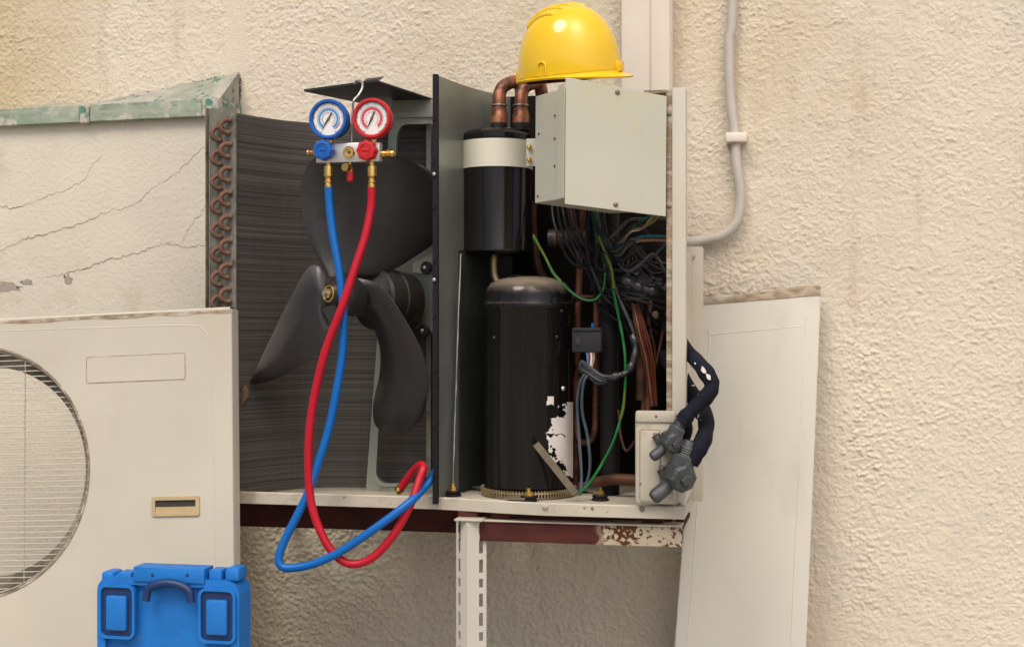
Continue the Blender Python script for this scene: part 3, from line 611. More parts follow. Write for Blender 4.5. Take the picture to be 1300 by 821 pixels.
# black top plate lying over the bracket (its underside faces us)
zB = P(480, 104, -0.03).z
q = [PZ(386, 116.5, zB), PZ(479, 104, zB), PZ(553, 128, zB), PZ(505, 141, zB)]
bm = NB(); prism(bm, q, (0, 0, 0.003)); tp = obj('top_plate', bm, M['blackplate'], unit, 0)
bm = NB(); a, b_ = PZ(460, 106.5, zB), PZ(481, 103.5, zB); prism(bm, [a, b_, b_+Vector((.004, .02, .012)), a+Vector((.0, .02, .012))], (0, 0.003, 0.002)); obj('folded_lip', bm, M['blackplate'], tp, 0)
bm = NB(); a, b_ = q[1], q[2]; prism(bm, [q[0], q[1], q[1]+Vector((0, 0, .0045)), q[0]+Vector((0, 0, .0045))], (0.001, -0.002, 0)); obj('plate_edge', bm, M['blackplate'], tp, 0)
# struts that carry the plate down to the bracket
bm = NB(); c = PZ(545, 131, zB); add_box(bm, (c.x-.006, c.y-.003, ZP), (c.x+.004, c.y+.010, zB+.001)); obj('plate_support', bm, M['bracket'], unit)

# ---- fan: hub and three swept blades, plus motor behind it
hub0 = P(421, 373, -0.005); mot1 = P(527, 386, 0.195); ax = (mot1-hub0).normalized()
fan = lathe(NB(), [(0, -0.006), (0.020, -0.006), (0.024, -0.002), (0.026, 0.004), (0.036, 0.012), (0.040, 0.030), (0.042, 0.060), (0.038, 0.062), (0, 0.062)], hub0, ax, 28)
fanp = obj('fan', fan, M['fan'], unit, 40)
obj('shaft_nut', lathe(NB(), [(0, -0.022), (0.005, -0.022), (0.005, -0.014), (0.0115, -0.014), (0.0115, -0.006), (0.013, -0.006), (0.013, -0.004)], hub0, ax, 6), M['zinc'], fanp, 20)
obj('hub_ring', lathe(NB(), [(0.014, -0.009), (0.016, -0.010), (0.018, -0.009), (0.018, -0.004), (0.014, -0.004)], hub0, ax, 20), M['brass'], fanp, 40)
bm = NB(); prism(bm, [P(408, 392, -.012), P(424, 385, -.012), P(432, 398, -.010), P(418, 408, -.012)], (0, .006, 0)); obj('hub_clip', bm, M['motor'], fanp, 0)
def blade(L, T, nu=14, nv=26, camber=0.02, thick=0.0035):
    """loft between two edge lines (photo x, y, depth) from root to tip"""
    Lp = crom([P(*p) for p in L], 8); Tp = crom([P(*p) for p in T], 8)
    def samp(A, t): 
        k = t*(len(A)-1); i = min(int(k), len(A)-2); return A[i].lerp(A[i+1], k-i)
    bm = NB(); g = []; g2 = []
    for j in range(nv+1):
        t = j/nv; a, b_ = samp(Lp, t), samp(Tp, t); row = []; row2 = []
        for i in range(nu+1):
            s = i/nu; e = 4*s*(1-s); q = a.lerp(b_, s)-ax*camber*e*min(1, (1-t)*6+0.0)
            h = thick*(0.35+0.65*min(1, e*2))
            row.append(bm.verts.new(q-ax*h*0.5)); row2.append(bm.verts.new(q+ax*h*0.5))
        g.append(row); g2.append(row2)
    for j in range(nv):
        for i in range(nu):
            bm.faces.new((g[j][i], g[j][i+1], g[j+1][i+1], g[j+1][i])); bm.faces.new((g2[j][i], g2[j+1][i], g2[j+1][i+1], g2[j][i+1]))
    for A, B in ((g, g2),):
        for j in range(nv):
            bm.faces.new((A[j][0], A[j+1][0], B[j+1][0], B[j][0])); bm.faces.new((A[j+1][nu], A[j][nu], B[j][nu], B[j+1][nu]))
        for i in range(nu):
            bm.faces.new((A[0][i+1], A[0][i], B[0][i], B[0][i+1])); bm.faces.new((A[nv][i], A[nv][i+1], B[nv][i+1], B[nv][i]))
    bmesh.ops.recalc_face_normals(bm, faces=bm.faces)
    return obj('blade', bm, M['fansheen'], fanp, 50)
blade([(418, 352, .02), (398, 318, .015), (385, 275, .010), (382, 240, .008), (390, 212, .008), (408, 194, .012), (436, 186, .022)],
      [(452, 352, .055), (484, 349, .085), (520, 330, .115), (556, 300, .135), (560, 250, .135), (546, 217, .120), (505, 197, .075)], camber=0.022)
blade([(414, 354, .02), (404, 338, .02), (389, 342, .040), (365, 385, .070), (342, 432, .088), (326, 465, .092), (317, 484, .088)],
      [(424, 398, .02), (416, 408, .015), (415, 426, .005), (400, 449, .012), (376, 468, .036), (346, 482, .064), (321, 488, .084)], camber=0.012)
blade([(436, 356, .03), (458, 354, .03), (484, 364, .030), (512, 402, .035), (538, 452, .045), (543, 492, .055), (536, 528, .07), (515, 550, .08)],
      [(432, 396, .05), (446, 396, .06), (470, 410, .09), (482, 440, .11), (482, 475, .12), (474, 512, .12), (476, 538, .11), (492, 554, .095)], camber=0.020)
ma = hub0+ax*0.075
motor = obj('fan_motor', lathe(NB(), [(0.010, -0.02), (0.012, 0.010), (0.036, 0.014), (0.046, 0.022), (0.060, 0.026), (0.064, 0.032), (0.064, 0.070), (0.067, 0.072), (0.067, 0.080), (0.064, 0.082), (0.064, 0.118), (0.056, 0.126), (0, 0.128)], hub0+ax*0.085, ax, 36), M['motor'], unit, 30)
for (px, py) in ((540, 340), (537, 420), (494, 428)):
    c = P(px, py, 0.150); bm = lathe(NB(), [(0, -0.002), (0.013, -0.002), (0.014, 0), (0.014, 0.008), (0, 0.008)], c, ax, 18); obj('mounting_ear', bm, M['motor'], motor, 30)
    screw(c-ax*.003, motor, 'steel', 1.0)
bm = lathe(NB(), [(0.004, -.008), (0.004, .008)], P(510, 367, .125), ax, 8); bm.free()

# ---- compressor
xc = P(671, 500, 0.085); RC = 58*S(671, 0.04); zb = ZP+0.014
ztop = P(671, 347, 0.10).z; zring = P(671, 386, 0.0).z
prof = [(RC*.90, 0), (RC*.985, 0.004), (RC*.985, 0.012)]
H = zring-zb
prof += [(RC*.985, H-0.012), (RC*1.0, H-0.010), (RC*1.015, H-0.002), (RC*1.0, H+0.003), (RC*.985, H+0.006), (RC*.975, H+0.018), (RC*.94, H+0.032), (RC*.84, H+0.044), (RC*.66, H+0.052), (RC*.40, H+0.057), (0, H+0.059)]
comp = obj('compressor', lathe(NB(), prof, (xc.x, xc.y, zb), (0, 0, 1), 64), M['gloss'], unit, 35)
# protective ring with fine teeth at the foot
bm = lathe(NB(), [(RC*1.0, 0.006), (RC*1.035, 0.006), (RC*1.035, 0.0095), (RC*1.0, 0.0095), (RC*1.0, 0.006)], (xc.x, xc.y, ZP+0.002), (0, 0, 1), 64)
for k in range(96):
    a = 2*math.pi*k/96; c = Vector((xc.x+RC*1.04*math.cos(a), xc.y+RC*1.04*math.sin(a), ZP+.0095))
    add_box(bm, (-.0009, -.0022, -.009), (.0009, .0022, .0055), M=Matrix.Translation(c) @ Matrix.Rotation(a, 4, 'Z') @ Matrix.Rotation(R(90), 4, 'Z'))
obj('foot_ring', bm, M['zinc'], comp, 0)
bm = NB(); lathe(bm, [(RC*1.02, 0), (RC*1.02, 0.003), (0, 0.003)], (xc.x, xc.y, ZP-0.002), (0, 0, 1), 40)
for ang in (-92, 28, 152): 
    a = R(ang); add_box(bm, (0.02, -.022, 0), (RC*1.45, .022, .003), M=Matrix.Translation((xc.x, xc.y, ZP+0.003)) @ Matrix.Rotation(a, 4, 'Z'))
obj('foot_plate', bm, M['strap'], comp, 0)
def foot(px, py, Y):
    p = P(px, py, Y); b0 = Vector((p.x, p.y, ZP-0.003))
    f = obj('rubber_foot', lathe(NB(), [(0, 0), (.016, 0), (.0175, .003), (.014, .006), (.0165, .009), (.014, .012), (0, .012)], b0, (0, 0, 1), 22), M['rubber'], comp, 35)
    obj('nut', lathe(NB(), [(0.011, .012), (.011, .0135), (.0075, .0135), (.0075, .020), (.004, .021), (.004, .027), (0, .028)], b0, (0, 0, 1), 6), M['brass'], comp, 20)
foot(575, 622, 0.03); foot(671, 625, -0.025); foot(762, 622, 0.02)
def on_comp(px, py, extra=0.001):
    """point on the compressor's shell seen at that pixel"""
    d = ray(px, py); ox, oy = CAM.x-xc.x, CAM.y-xc.y; r = RC*.985+extra
    A = d.x**2+d.y**2; B = 2*(ox*d.x+oy*d.y); Cc = ox*ox+oy*oy-r*r; disc = max(0, B*B-4*A*Cc); t = (-B-math.sqrt(disc))/(2*A); return CAM+d*t
for (px, py) in ((627, 429), (707, 428), (715, 493), (713, 395)):
    p = on_comp(px, py, 0.0); nrm = Vector((p.x-xc.x, p.y-xc.y, 0)).normalized()
    obj('weld_stud', lathe(NB(), [(0.0055, -.001), (0.0050, .002), (.003, .004), (0, .0045)], p, nrm, 12), M['steel'] if py > 480 else M['gloss'], comp, 60)
# torn white label wrapped on the shell
def curved_patch(name, keep, x0, x1, y0, y1, nx, ny, m):
    bm = NB(); V = {}
    def gv(i, j):
        if (i, j) not in V: V[i, j] = bm.verts.new(on_comp(x0+(x1-x0)*i/nx, y0+(y1-y0)*j/ny, 0.0012))
        return V[i, j]
    for i in range(nx):
        for j in range(ny):
            if keep(x0+(x1-x0)*(i+.5)/nx, y0+(y1-y0)*(j+.5)/ny): bm.faces.new((gv(i, j+1), gv(i+1, j+1), gv(i+1, j), gv(i, j)))
    return obj(name, bm, M[m], comp, 60)
def keep_label(x, y):
    X_, Y_ = np.array([x]), np.array([y]); n = .5+pnoise(X_, Y_, 13., 21)[0]*.55+pnoise(X_, Y_, 6., 22)[0]*.4+pnoise(X_, Y_, 2.6, 23)[0]*.25
    edge = 708+9*math.sin((y-505)/95*math.pi*1.0)*-1 + (10 if y < 530 else 0) + max(0, (y-585))*0.8
    e = (x-edge)/13+(n-.5)*2.6
    return e > 0 and 510 < y < 606 and not (abs(y-552+pnoise(X_, Y_, 5., 25)[0]*5) < 1.3 and x < 718)
curved_patch('torn_label', keep_label, 692, 727.5, 508, 606, 62, 136, 'paper')
curved_patch('paper_scrap', lambda x, y: (x-695.5)+(y-504)*.2+pnoise(np.array([x]), np.array([y]), 3., 5)[0]*3 > 0 and y < 513.5+pnoise(np.array([x]), np.array([y]), 3., 6)[0]*3, 694, 703, 503, 515, 24, 30, 'paper')
bm = NB(); a, b_ = P(680, 563, -0.040), P(731, 627, -0.020)
dv = (b_-a).normalized(); nv = Vector((dv.z, 0, -dv.x)).normalized()*4.6*S(700, -.03)
add_hull(bm, [a-nv, b_-nv, b_+nv, a+nv]+[p+Vector((0, .004, 0)) for p in (a-nv, b_-nv, b_+nv, a+nv)], 0.0006); obj('loose_strap', bm, M['strap'], comp, 0)
# terminal bump on the dome
obj('dome_cap', lathe(NB(), [(0.016, 0), (0.015, .006), (.011, .010), (0, .011)], (xc.x-.02, xc.y-.03, zb+H+.049), (-.1, -.35, 1), 18), M['gloss'], comp, 50)

gm = upface_tint(M['gloss'], 'black_gloss_tan_top', 0.50, 1.2, 0.75, (0.30, 0.24, 0.17))  # tan mixed into the faces of the dome that point up
comp.data.materials[0] = gm
# ---- accumulator
xa_c = P(630.5, 250, 0.15); RA = 45.0*S(630, 0.11); z0a = P(630, 322, 0.10).z; z1a = P(630, 166, 0.10).z; HA = z1a-z0a
prof = [(0, -.006), (RA*.6, -.004), (RA*.92, 0), (RA*1.02, .006), (RA*1.02, .011), (RA, .014), (RA, HA-.016), (RA*1.02, HA-.014), (RA*1.02, HA-.006), (RA*.96, HA), (RA*.80, HA+.006), (RA*.4, HA+.010), (0, HA+.011)]
acc = obj('accumulator', lathe(NB(), prof, (xa_c.x, xa_c.y, z0a), (0, 0, 1), 56), M['gloss'], unit, 35)
zb1, zb2 = P(630, 211, 0.08).z, P(630, 175.5, 0.08).z
obj('white_band', lathe(NB(), [(RA, zb1-z0a), (RA+.0022, zb1-z0a), (RA+.0022, zb2-z0a), (RA, zb2-z0a), (RA, zb1-z0a)], (xa_c.x, xa_c.y, z0a), (0, 0, 1), 56), M['band'], acc, 35)
for py in (187, 203): screw(P(672, py, 0.112), acc, 'brass', 1.1)
bm = pbox(668, 176, 681, 211, 0.118, 0.124, .0005); obj('band_tab', bm, M['band'], acc)
bm = NB(); tube(bm, [P(627, 322, .15), P(628, 350, .15), P(640, 372, .15)], 4.5*S(630, .15), 10); obj('outlet_tube', bm, M['zinc'], acc, 60)
def elbow(px, Y, dx, dy):
    r = 8.4*S(px, Y); a = P(px, 158, Y); b_ = P(px, 128, Y)
    pp = [P(px, 172, Y), P(px, 150, Y), P(px, 130, Y), P(px+1.5, 117, Y+.006), P(px+7, 109, Y+.018), P(px+dx, dy, Y+.05), P(px+dx+7, dy+6, Y+.070), P(px+dx+9, dy+40, Y+.080), P(px+dx+9, 250, Y+.085)]
    e = obj('copper_elbow', tube(NB(), pp, r, 14, True, 6), M['copper'], acc, 60)
    obj('pipe_collar', lathe(NB(), [(r, 0), (r*1.28, .002), (r*1.28, .020), (r*1.14, .024), (r*1.14, .030), (r, .032)], P(px, 158, Y), (0, 0, 1), 20), M['copper'], acc, 40)
    obj('rubber_boot', lathe(NB(), [(r*1.15, -.012), (r*1.35, -.010), (r*1.25, .006), (r*1.0, .010)], P(px, 160, Y), (0, 0, 1), 18), M['rubber'], acc, 40)
    obj('crimp_ring', lathe(NB(), [(r*.9, -.001), (r*1.25, -.001), (r*1.25, .0012), (r*.9, .0012)], P(px, 134, Y), (0, 0, 1), 18), M['steel'], acc, 40)
elbow(633.5, 0.13, 20, 104); elbow(661.5, 0.14, 18, 106)
ptube('support_rod', [(585, 322, .06), (582, 400, .055), (578, 520, .042), (575, 617, .03)], 1.1, M['steel'], unit, 6)

# ---- control box hanging crooked at the top
FTL, FTR, FBR, FBL = P(718, 98, -0.125), P(846, 122.5, -0.058), P(845, 275, -0.058), P(717, 259, -0.125)
xd = (FTR-FTL).normalized(); zd = (FTL-FBL).normalized(); nd = xd.cross(zd).normalized()
if nd.y > 0: nd = -nd
bd = -nd*0.105
side_shift = P(677, 180, -0.03)-P(718, 180, -0.125); side_shift.z = 0
bm = NB(); i_ = 0.010
BTL, BTR, BBR, BBL = [p+v for p, v in ((FTL, -zd*0.017+xd*.004), (FTR, -zd*0.004-xd*.012), (FBR, zd*.008-xd*.012), (FBL, zd*0.012+xd*.004))]
off = Vector((0, .004, 0))
bk = Vector((side_shift.x, side_shift.y, 0.0))
bm = add_hull(NB(), [p+off for p in (BBL, BBR, BTR, BTL)]+[p+off+bk for p in (BBL, BBR-xd*.03, BTR-xd*.03, BTL)], 0.0008)
box = obj('control_box', bm, M['galvlight'], unit, 0)
bm = NB(); quad = [FBL, FBR, FTR, FTL]
add_hull(bm, [p+nd*.002 for p in quad]+[p-nd*.0015 for p in quad], 0.0006); lid = obj('box_lid', bm, M['galvlight'], box, 0)
# folded rim of the lid down the left edge
bm = add_hull(NB(), [p+nd*.0015 for p in (FBL, FBL+xd*.002, FTL+xd*.002, FTL)]+[p-nd*.013 for p in (FBL, FBL+xd*.002, FTL+xd*.002, FTL)]); bm.free()
fb = [FBL+zd*.012, FBL+zd*.012+bk*.18, FTL-zd*.012+bk*.18, FTL-zd*.012]
bm = NB(); fx = Vector((-.0012, 0, 0)); add_hull(bm, [p+fx for p in fb]+[p+fx*2 for p in fb]); obj('lid_flange', bm, M['galvlight'], box, 0)
ql = xd.to_track_quat('X', 'Z')
fq = Matrix((xd, -nd, zd)).transposed().to_quaternion()
def lidp(u, v): return FBL.lerp(FBR, u).lerp(FTL.lerp(FTR, u), v)+nd*.0022
for (u, v) in ((.51, .955), (.50, .045)): screw(lidp(u, v), box, 'strap', 1.0, fq)
sq_ = Matrix((-bk.normalized(), -Vector((-bk.y, bk.x, 0)).normalized() if Vector((-bk.y, bk.x, 0)).x > 0 else Vector((-bk.y, bk.x, 0)).normalized(), Vector((0, 0, 1)))).transposed()
def sidep_(u, v): return BBL.lerp(BTL, v)+off+bk*u+Vector((-.0008, -.0004, 0))
sn = Vector((bk.y, -bk.x, 0)).normalized()
if sn.x > 0: sn = -sn
for (u, v) in ((.38, .77), (.38, .56), (.38, .31), (.88, .64), (.9, .06)):
    p = sidep_(u, v); obj('rivet_hole', lathe(NB(), [(0, .0006), (.0022, .0006), (.0024, 0), (.0024, -.0005)], p, sn, 12), M['dark'], box, 0)
# hanger strap that carries the box from the post
bm = NB(); a = lidp(.97, .90)-nd*.004; add_hull(bm, [a+Vector((-.03, .004, -.012)), a+Vector((.035, .012, -.012)), a+Vector((.035, .012, .006)), a+Vector((-.03, .004, .006)), a+Vector((-.03, .007, -.012)), a+Vector((.035, .02, -.012)), a+Vector((.035, .02, .006)), a+Vector((-.03, .007, .006))]); obj('box_hanger', bm, M['strap'], unit, 0)

# ---- pipework and wiring in the right compartment
pw = obj('insulated_riser', tube(NB(), [P(774, 640, .12), P(774, 560, .12), P(773, 420, .12), P(774, 270, .13), P(776, 180, .14)], 12.5*S(774, .12), 16), M['rubber'], unit, 60)
def pipe(pp, r, m='pipecopper'): return ptube('copper_pipe', pp, r, M[m], unit, 10, 6)
pipe([(742, 250, .20), (737, 300, .20), (735, 360, .20), (733, 420, .19), (731, 520, .19), (730, 630, .19)], 4.2)
pipe([(757, 380, .16), (757, 440, .15), (756, 500, .14), (755, 545, .14), (748, 560, .14), (736, 560, .15), (731, 540, .16), (731, 470, .17)], 4.0)
pipe([(826, 380, .18), (820, 430, .15), (818, 470, .13), (817, 525, .12)], 3.6)
pipe([(816, 436, .13), (815, 470, .125), (815, 508, .12)], 7.5, 'copperdark')
pipe([(826, 470, .11), (825, 500, .11), (823, 530, .105), (823, 610, .105)], 6.0)
pipe([(846, 395, .10), (838, 440, .10), (829, 480, .105), (825, 505, .11)], 2.0)
pipe([(804, 392, .10), (815, 410, .10), (826, 440, .10), (828, 470, .10), (825, 500, .11)], 1.5)
pipe([(800, 390, .10), (812, 414, .105), (820, 436, .11), (822, 470, .11)], 1.4)
pipe([(806, 388, .10), (820, 402, .10), (832, 448, .10), (830, 485, .10)], 1.2)
pipe([(728, 376, .19), (745, 378, .18), (758, 378, .17)], 4.0, 'copperdark')
pipe([(757, 612, .10), (780, 608, .08), (806, 609, .07), (820, 608, .06)], 7.5, 'copperdark')
pipe([(785, 520, .1), (788, 552, .09), (795, 572, .08), (806, 560, .07)], 1.8, 'copperdark')
pipe([(722, 250, .20), (727, 275, .19), (727, 292, .18)], 5.0, 'copperdark')
pipe([(676, 255, .20), (678, 300, .20), (684, 340, .20), (702, 372, .22)], 5.0, 'copperdark')
pipe([(753, 255, .2), (752, 290, .19), (752, 300, .18)], 3.6)
# reversing valve with pale end
rv = obj('reversing_valve', tube(NB(), [P(697, 303, .17), P(703, 303, .17), P(748, 305, .17), P(757, 306, .17)], 12*S(725, .17), 16, False), M['motor'], unit, 40)
for px in (706, 722, 738): obj('valve_band', lathe(NB(), [(12.2*S(725, .17), -.003), (13.6*S(725, .17), -.003), (13.6*S(725, .17), .003), (12.2*S(725, .17), .003)], P(px, 304, .17), (1, 0, 0), 18), M['copperdark'], rv, 40)
bm = pbox(747, 301, 756, 316, .136, .150, .002); obj('coil_cap', bm, M['tanplastic'], rv)
bm = pbox(726, 416, 763, 447, .045, .075, .002); rl = obj('relay_block', bm, M['relay'], unit)
bm = pbox(731, 428, 737, 438, .043, .050, .0005); obj('relay_socket', bm, M['dark'], rl)
bm = pbox(727, 416, 762, 420, .042, .070, .001); obj('relay_cover', bm, M['relay'], rl)
ptube('relay_tab', [(752, 418, .06), (753, 410, .06)], 2.4, M['w_blue'], rl, 6)
obj('knob_plug', lathe(NB(), [(0, -.004), (.006, -.004), (.0085, 0), (.0085, .01)], P(831, 400, .12), (0, 1, 0), 18), M['zinc'], unit)
def wire(pp, r, c): return ptube('wire', pp, r, M['w_'+c], unit, 6, 8)
wire([(677, 301, .10), (692, 326, .09), (703, 348, .07), (722, 368, .05), (740, 380, .04), (756, 380, .04), (766, 366, .045), (768, 344, .05), (764, 322, .06), (757, 300, .07), (752, 270, .08)], 1.7, 'green')
wire([(677, 298, .10), (690, 322, .09), (702, 345, .075), (712, 357, .06)], 1.5, 'lime')
wire([(755, 268, .06), (762, 305, .05), (775, 335, .045), (779, 370, .04), (788, 415, .035), (793, 445, .03), (794, 470, .03), (793, 500, .03), (788, 530, .03), (778, 562, .02), (762, 592, .01), (746, 616, 0.0), (734, 627, -.005)], 1.9, 'green')
wire([(760, 300, .045), (770, 325, .04), (777, 345, .036), (779, 366, .034)], 1.7, 'lime')
wire([(793, 496, .027), (792, 515, .027), (788, 532, .027)], 1.6, 'lime')
wire([(757, 262, .06), (764, 300, .05), (768, 322, .05), (785, 375, .05), (800, 410, .04), (806, 432, .035), (803, 455, .03)], 2.2, 'grey')
ptube('taped_harness', [(803, 425, .035), (807, 440, .03), (803, 460, .028), (796, 472, .026), (786, 476, .024), (774, 479, .022)], lambda t: 4.2+1.2*math.sin(t*23)*math.sin(t*9), M['foil'], unit, 10, 8)
for k in range(6):
    dx = random.uniform(-3, 3); dy = random.uniform(-3, 3); z = .01+.006*k
    wire([(774, 479+dy*.4, .022), (762+dx, 478+dy, z), (748+dx, 468+dy, z), (738+dx, 460+dy*.6, z), (737, 468+dy, z+.004), (746, 474+dy, z+.006), (760+dx, 484+dy, z), (770, 482+dy, .02)], 1.6, 'greyblue' if k % 2 else 'grey')
wire([(747, 470, .02), (737, 484, .018), (733, 512, .02), (735, 550, .02), (738, 600, .01), (737, 626, -.002)], 2.1, 'greyblue')
wire([(750, 472, .02), (741, 486, .016), (739, 520, .016), (746, 555, .016), (749, 590, .01), (744, 615, .004), (735, 628, -.005)], 2.1, 'greyblue')
for dx, c in ((-3, 'red'), (0, 'white'), (3, 'tan'), (-5, 'blue')): wire([(750+dx, 446, .05), (751+dx, 455, .045), (750+dx*.6, 464, .035), (752, 472, .03)], 1.5, c)
for k, (c, e, r) in enumerate((('green', (838, 268), 1.7), ('teal', (828, 272), 1.5), ('lime', (826, 284), 1.6), ('tan', (818, 288), 2.0), ('white', (815, 290), 1.2), ('teal', (832, 300), 2.1), ('tan', (832, 305), 1.9), ('orange', (828, 303), 1.4))):
    s = (787+k*.6, 305+k*.7)
    if k < 5: wire([(778, 306, .06), s+(.05,), ((s[0]+e[0])/2-2, (s[1]+e[1])/2-4, .035), e+(.03,), (e[0]+14, e[1]-16, .03)], r, c)
    else: wire([(778, 308, .06), (790, 312+k*.5, .045), (800, 309+(k-5)*2, .035), (812, e[1]+1, .03), e+(.03,), (850, e[1]+1, .03)], r, c)
for k in range(9):
    y = 352+k*3.2
    wire([(765+random.uniform(-6, 4), y-4, .06), (785, y+random.uniform(-2, 2), .05), (803, y+2+random.uniform(-3, 3), .04), (825, y+8+random.uniform(-3, 5), .045), (850, y+14+random.uniform(-3, 3), .06)], 1.9, 'black')
for k in range(7):
    wire([(752+k*2, 250, .07), (756+k*2.0, 285, .055), (763+k*1.6, 303, .045), (768+k*2, 322, .05), (764+k*4, 350, .06), (760+k*3, 385, .07)], 2.0, 'black')
for k in range(4): wire([(800+k*2, 315, .05), (797-k*6+12, 335, .04), (792+k*3, 352, .045)], 1.0, 'grey')
wire([(814, 312, .04), (818, 330, .035), (828, 350, .035), (846, 364, .04)], 1.2, 'grey')
rw = random.Random(5)
for k in range(16):
    x0 = 742+rw.uniform(0, 26); y0 = 300+rw.uniform(-20, 40); Y0 = .05+rw.uniform(0, .07)
    wire([(x0, 255, Y0+.02), (x0+rw.uniform(-8, 10), y0, Y0), (x0+rw.uniform(4, 30), y0+rw.uniform(20, 50), Y0-.01), (x0+rw.uniform(10, 60), y0+rw.uniform(40, 75), Y0), (x0+rw.uniform(30, 80), y0+rw.uniform(60, 120), Y0+.03)], rw.choice((1.6, 2.0, 2.6)), 'black')
for k in range(9):
    x0 = 785+rw.uniform(-6, 10); y0 = 280+rw.uniform(-6, 50)
    wire([(770, 310+rw.uniform(-10, 10), .055), (x0, y0+16, .04), (x0+18, y0+rw.uniform(-6, 20), .03), (x0+36, y0+rw.uniform(-10, 26), .035), (852, y0+rw.uniform(-6, 40), .05)], rw.choice((1.8, 2.4, 2.8)), rw.choice(('black', 'black', 'grey', 'black')))
for k, c in enumerate(('orange', 'tan', 'red', 'orange', 'copperish')):
    wire([(802+k*2, 385, .07), (808+k*4, 420+k*3, .06), (818+k*3, 460, .07), (826+k*2, 515, .08)], 1.3, c if c != 'copperish' else 'orange')
for k in range(5):
    wire([(700+k*6, 252, .16), (704+k*8, 285+k*4, .13), (722+k*7, 330+rw.uniform(-8, 8), .11), (752, 345+k*6, .09)], 2.0, 'black')
ptube('cable_sleeve', [(792, 355, .05), (806, 362, .042), (824, 368, .045), (850, 372, .06)], lambda t: 6.5+1.0*math.sin(t*19), M['foil'], unit, 12, 8)
# crumpled plastic film
bm = NB(); rows = []
ctrl = [(806, 336), (812, 348), (820, 356), (832, 358), (848, 366)]
cc = crom([P(x, y, .035) for x, y in ctrl], 6)
for i, p in enumerate(cc):
    row = []
    for j in range(6):
        t = (j-2.5)/2.5; row.append(bm.verts.new(p+Vector((random.uniform(-.002, .002)+t*.004, random.uniform(-.005, .005), t*.0085+random.uniform(-.002, .002)))))
    rows.append(row)
for A, B in zip(rows, rows[1:]):
    for j in range(5): bm.faces.new((A[j], A[j+1], B[j+1], B[j]))
fm = obj('plastic_film', bm, M['foil'], unit, 20); sm = fm.modifiers.new('thickness', 'SOLIDIFY'); sm.thickness = 0.0006
# zip ties
for (px, py, Y) in ((770, 322, .046), (797, 365, .044)):
    obj('cable_tie', lathe(NB(), [(.010, -.0018), (.0115, -.0018), (.0115, .0018), (.010, .0018), (.010, -.0018)], P(px, py, Y), (.5, .1, 1), 16), M['w_black'], unit, 30)

# ---- service valve plate, valves and the lagged pipes
vp = pbox(806, 521.5, 857.5, 640, -0.078, -0.060, 0.006); vplate = obj('valve_plate', vp, M['creamdirty'], unit)
bm = pbox(807, 521.5, 857, 536, -0.082, -0.076, 0.0025); obj('plate_fold', bm, M['creamdirty'], vplate)
screw(P(833, 528, -0.0825), vplate, 'strap', .5)
bm = pbox(812, 545, 838, 636, -0.0815, -0.077, 0.004); obj('plate_rib', bm, M['creamdirty'], vplate)
screw(P(863, 641, -0.057), post, 'strap', 1.0)
def hexa(bm, c, axis, r, h0, h1, n=6):
    return lathe(bm, [(0, h0), (r*.82, h0), (r, h0+(h1-h0)*.14), (r, h1-(h1-h0)*.14), (r*.82, h1), (0, h1)], c, axis, n)
def thread(bm, c, axis, r, h0, h1, k):
    prof = []
    for i in range(k): t = h0+(h1-h0)*i/k; prof += [(r, t), (r*1.12, t+(h1-h0)/k*.45)]
    return lathe(bm, prof+[(r, h1)], c, axis, 14)
def service_valve(c, k, stem_dir, out_dir, lug):
    s = S(850, -.1)*k; c3 = P(c[0], c[1], -0.105)
    bm = NB(); hexa(bm, c3, out_dir, 15*s, -13*s, 14*s, 8); body = obj('service_valve', bm, M['valve'], unit, 30)
    obj('flare_nut', hexa(NB(), c3+Vector(stem_dir).normalized()*13*s, stem_dir, 13*s, -6*s, 10*s), M['valve'], body, 25)
    obj('valve_neck', lathe(NB(), [(8*s, 0), (8*s, 14*s), (6*s, 20*s)], c3+Vector(stem_dir).normalized()*18*s, stem_dir, 14), M['valve'], body, 35)
    obj('stem_cap', hexa(NB(), P(c[0]-16*k, c[1]+14*k, -0.112), (-.75, -.45, -.6), 7.5*s, -8*s, 14*s, 10), M['valve'], body, 35)
    a = P(c[0]-lug[0], c[1]+lug[1], -.090); b_ = P(c[0]-lug[0]*.5, c[1]+lug[1]+16*k, -.092)
    bm = tube(NB(), [a, a.lerp(b_, .5), b_], 6*s, 12, False); obj('valve_lug', bm, M['valve'], body, 40)
    obj('valve_shank', tube(NB(), [c3, c3+Vector((-.01, .03, -.004)), c3+Vector((-.018, .05, -.006))], 9*s, 12, False), M['valve'], body, 35)
    screw(a+Vector((0, -.008*k, .002)), body, 'strap', .8*k)
    sd_ = Vector(stem_dir).normalized(); obj('thread_ring', thread(NB(), c3+sd_*22*s, sd_, 8.4*s, 0, 9*s, 4), M['valve'], body, 30)
    od_ = Vector(out_dir).normalized(); obj('valve_bolt', hexa(NB(), c3+od_*13*s, od_, 6*s, 0, 6*s), M['valve'], body, 25)
service_valve((852, 560), 0.92, (.45, 0, .9), (.5, -.8, -.15), (20, -8))
service_valve((862, 604), 1.25, (.30, 0, .95), (.5, -.8, -.15), (22, -10))
n_ = M['insul']
def lag(pp, r): return ptube('pipe_lagging', pp, r, n_, unit, 16, 8)
lag([(846, 408, .10), (866, 438, .03), (888, 462, -.05), (902, 482, -.085), (903, 494, -.095), (892, 508, -.10), (876, 523, -.105), (866, 535, -.105)], lambda t: 10.0+.8*math.sin(t*21)+.4*math.sin(t*57))
lag([(844, 452, .11), (866, 480, .05), (884, 510, .0), (896, 532, -.05), (894, 555, -.09), (884, 574, -.105), (877, 588, -.105)], lambda t: 10.8+.7*math.sin(t*17+1)+.4*math.sin(t*49))
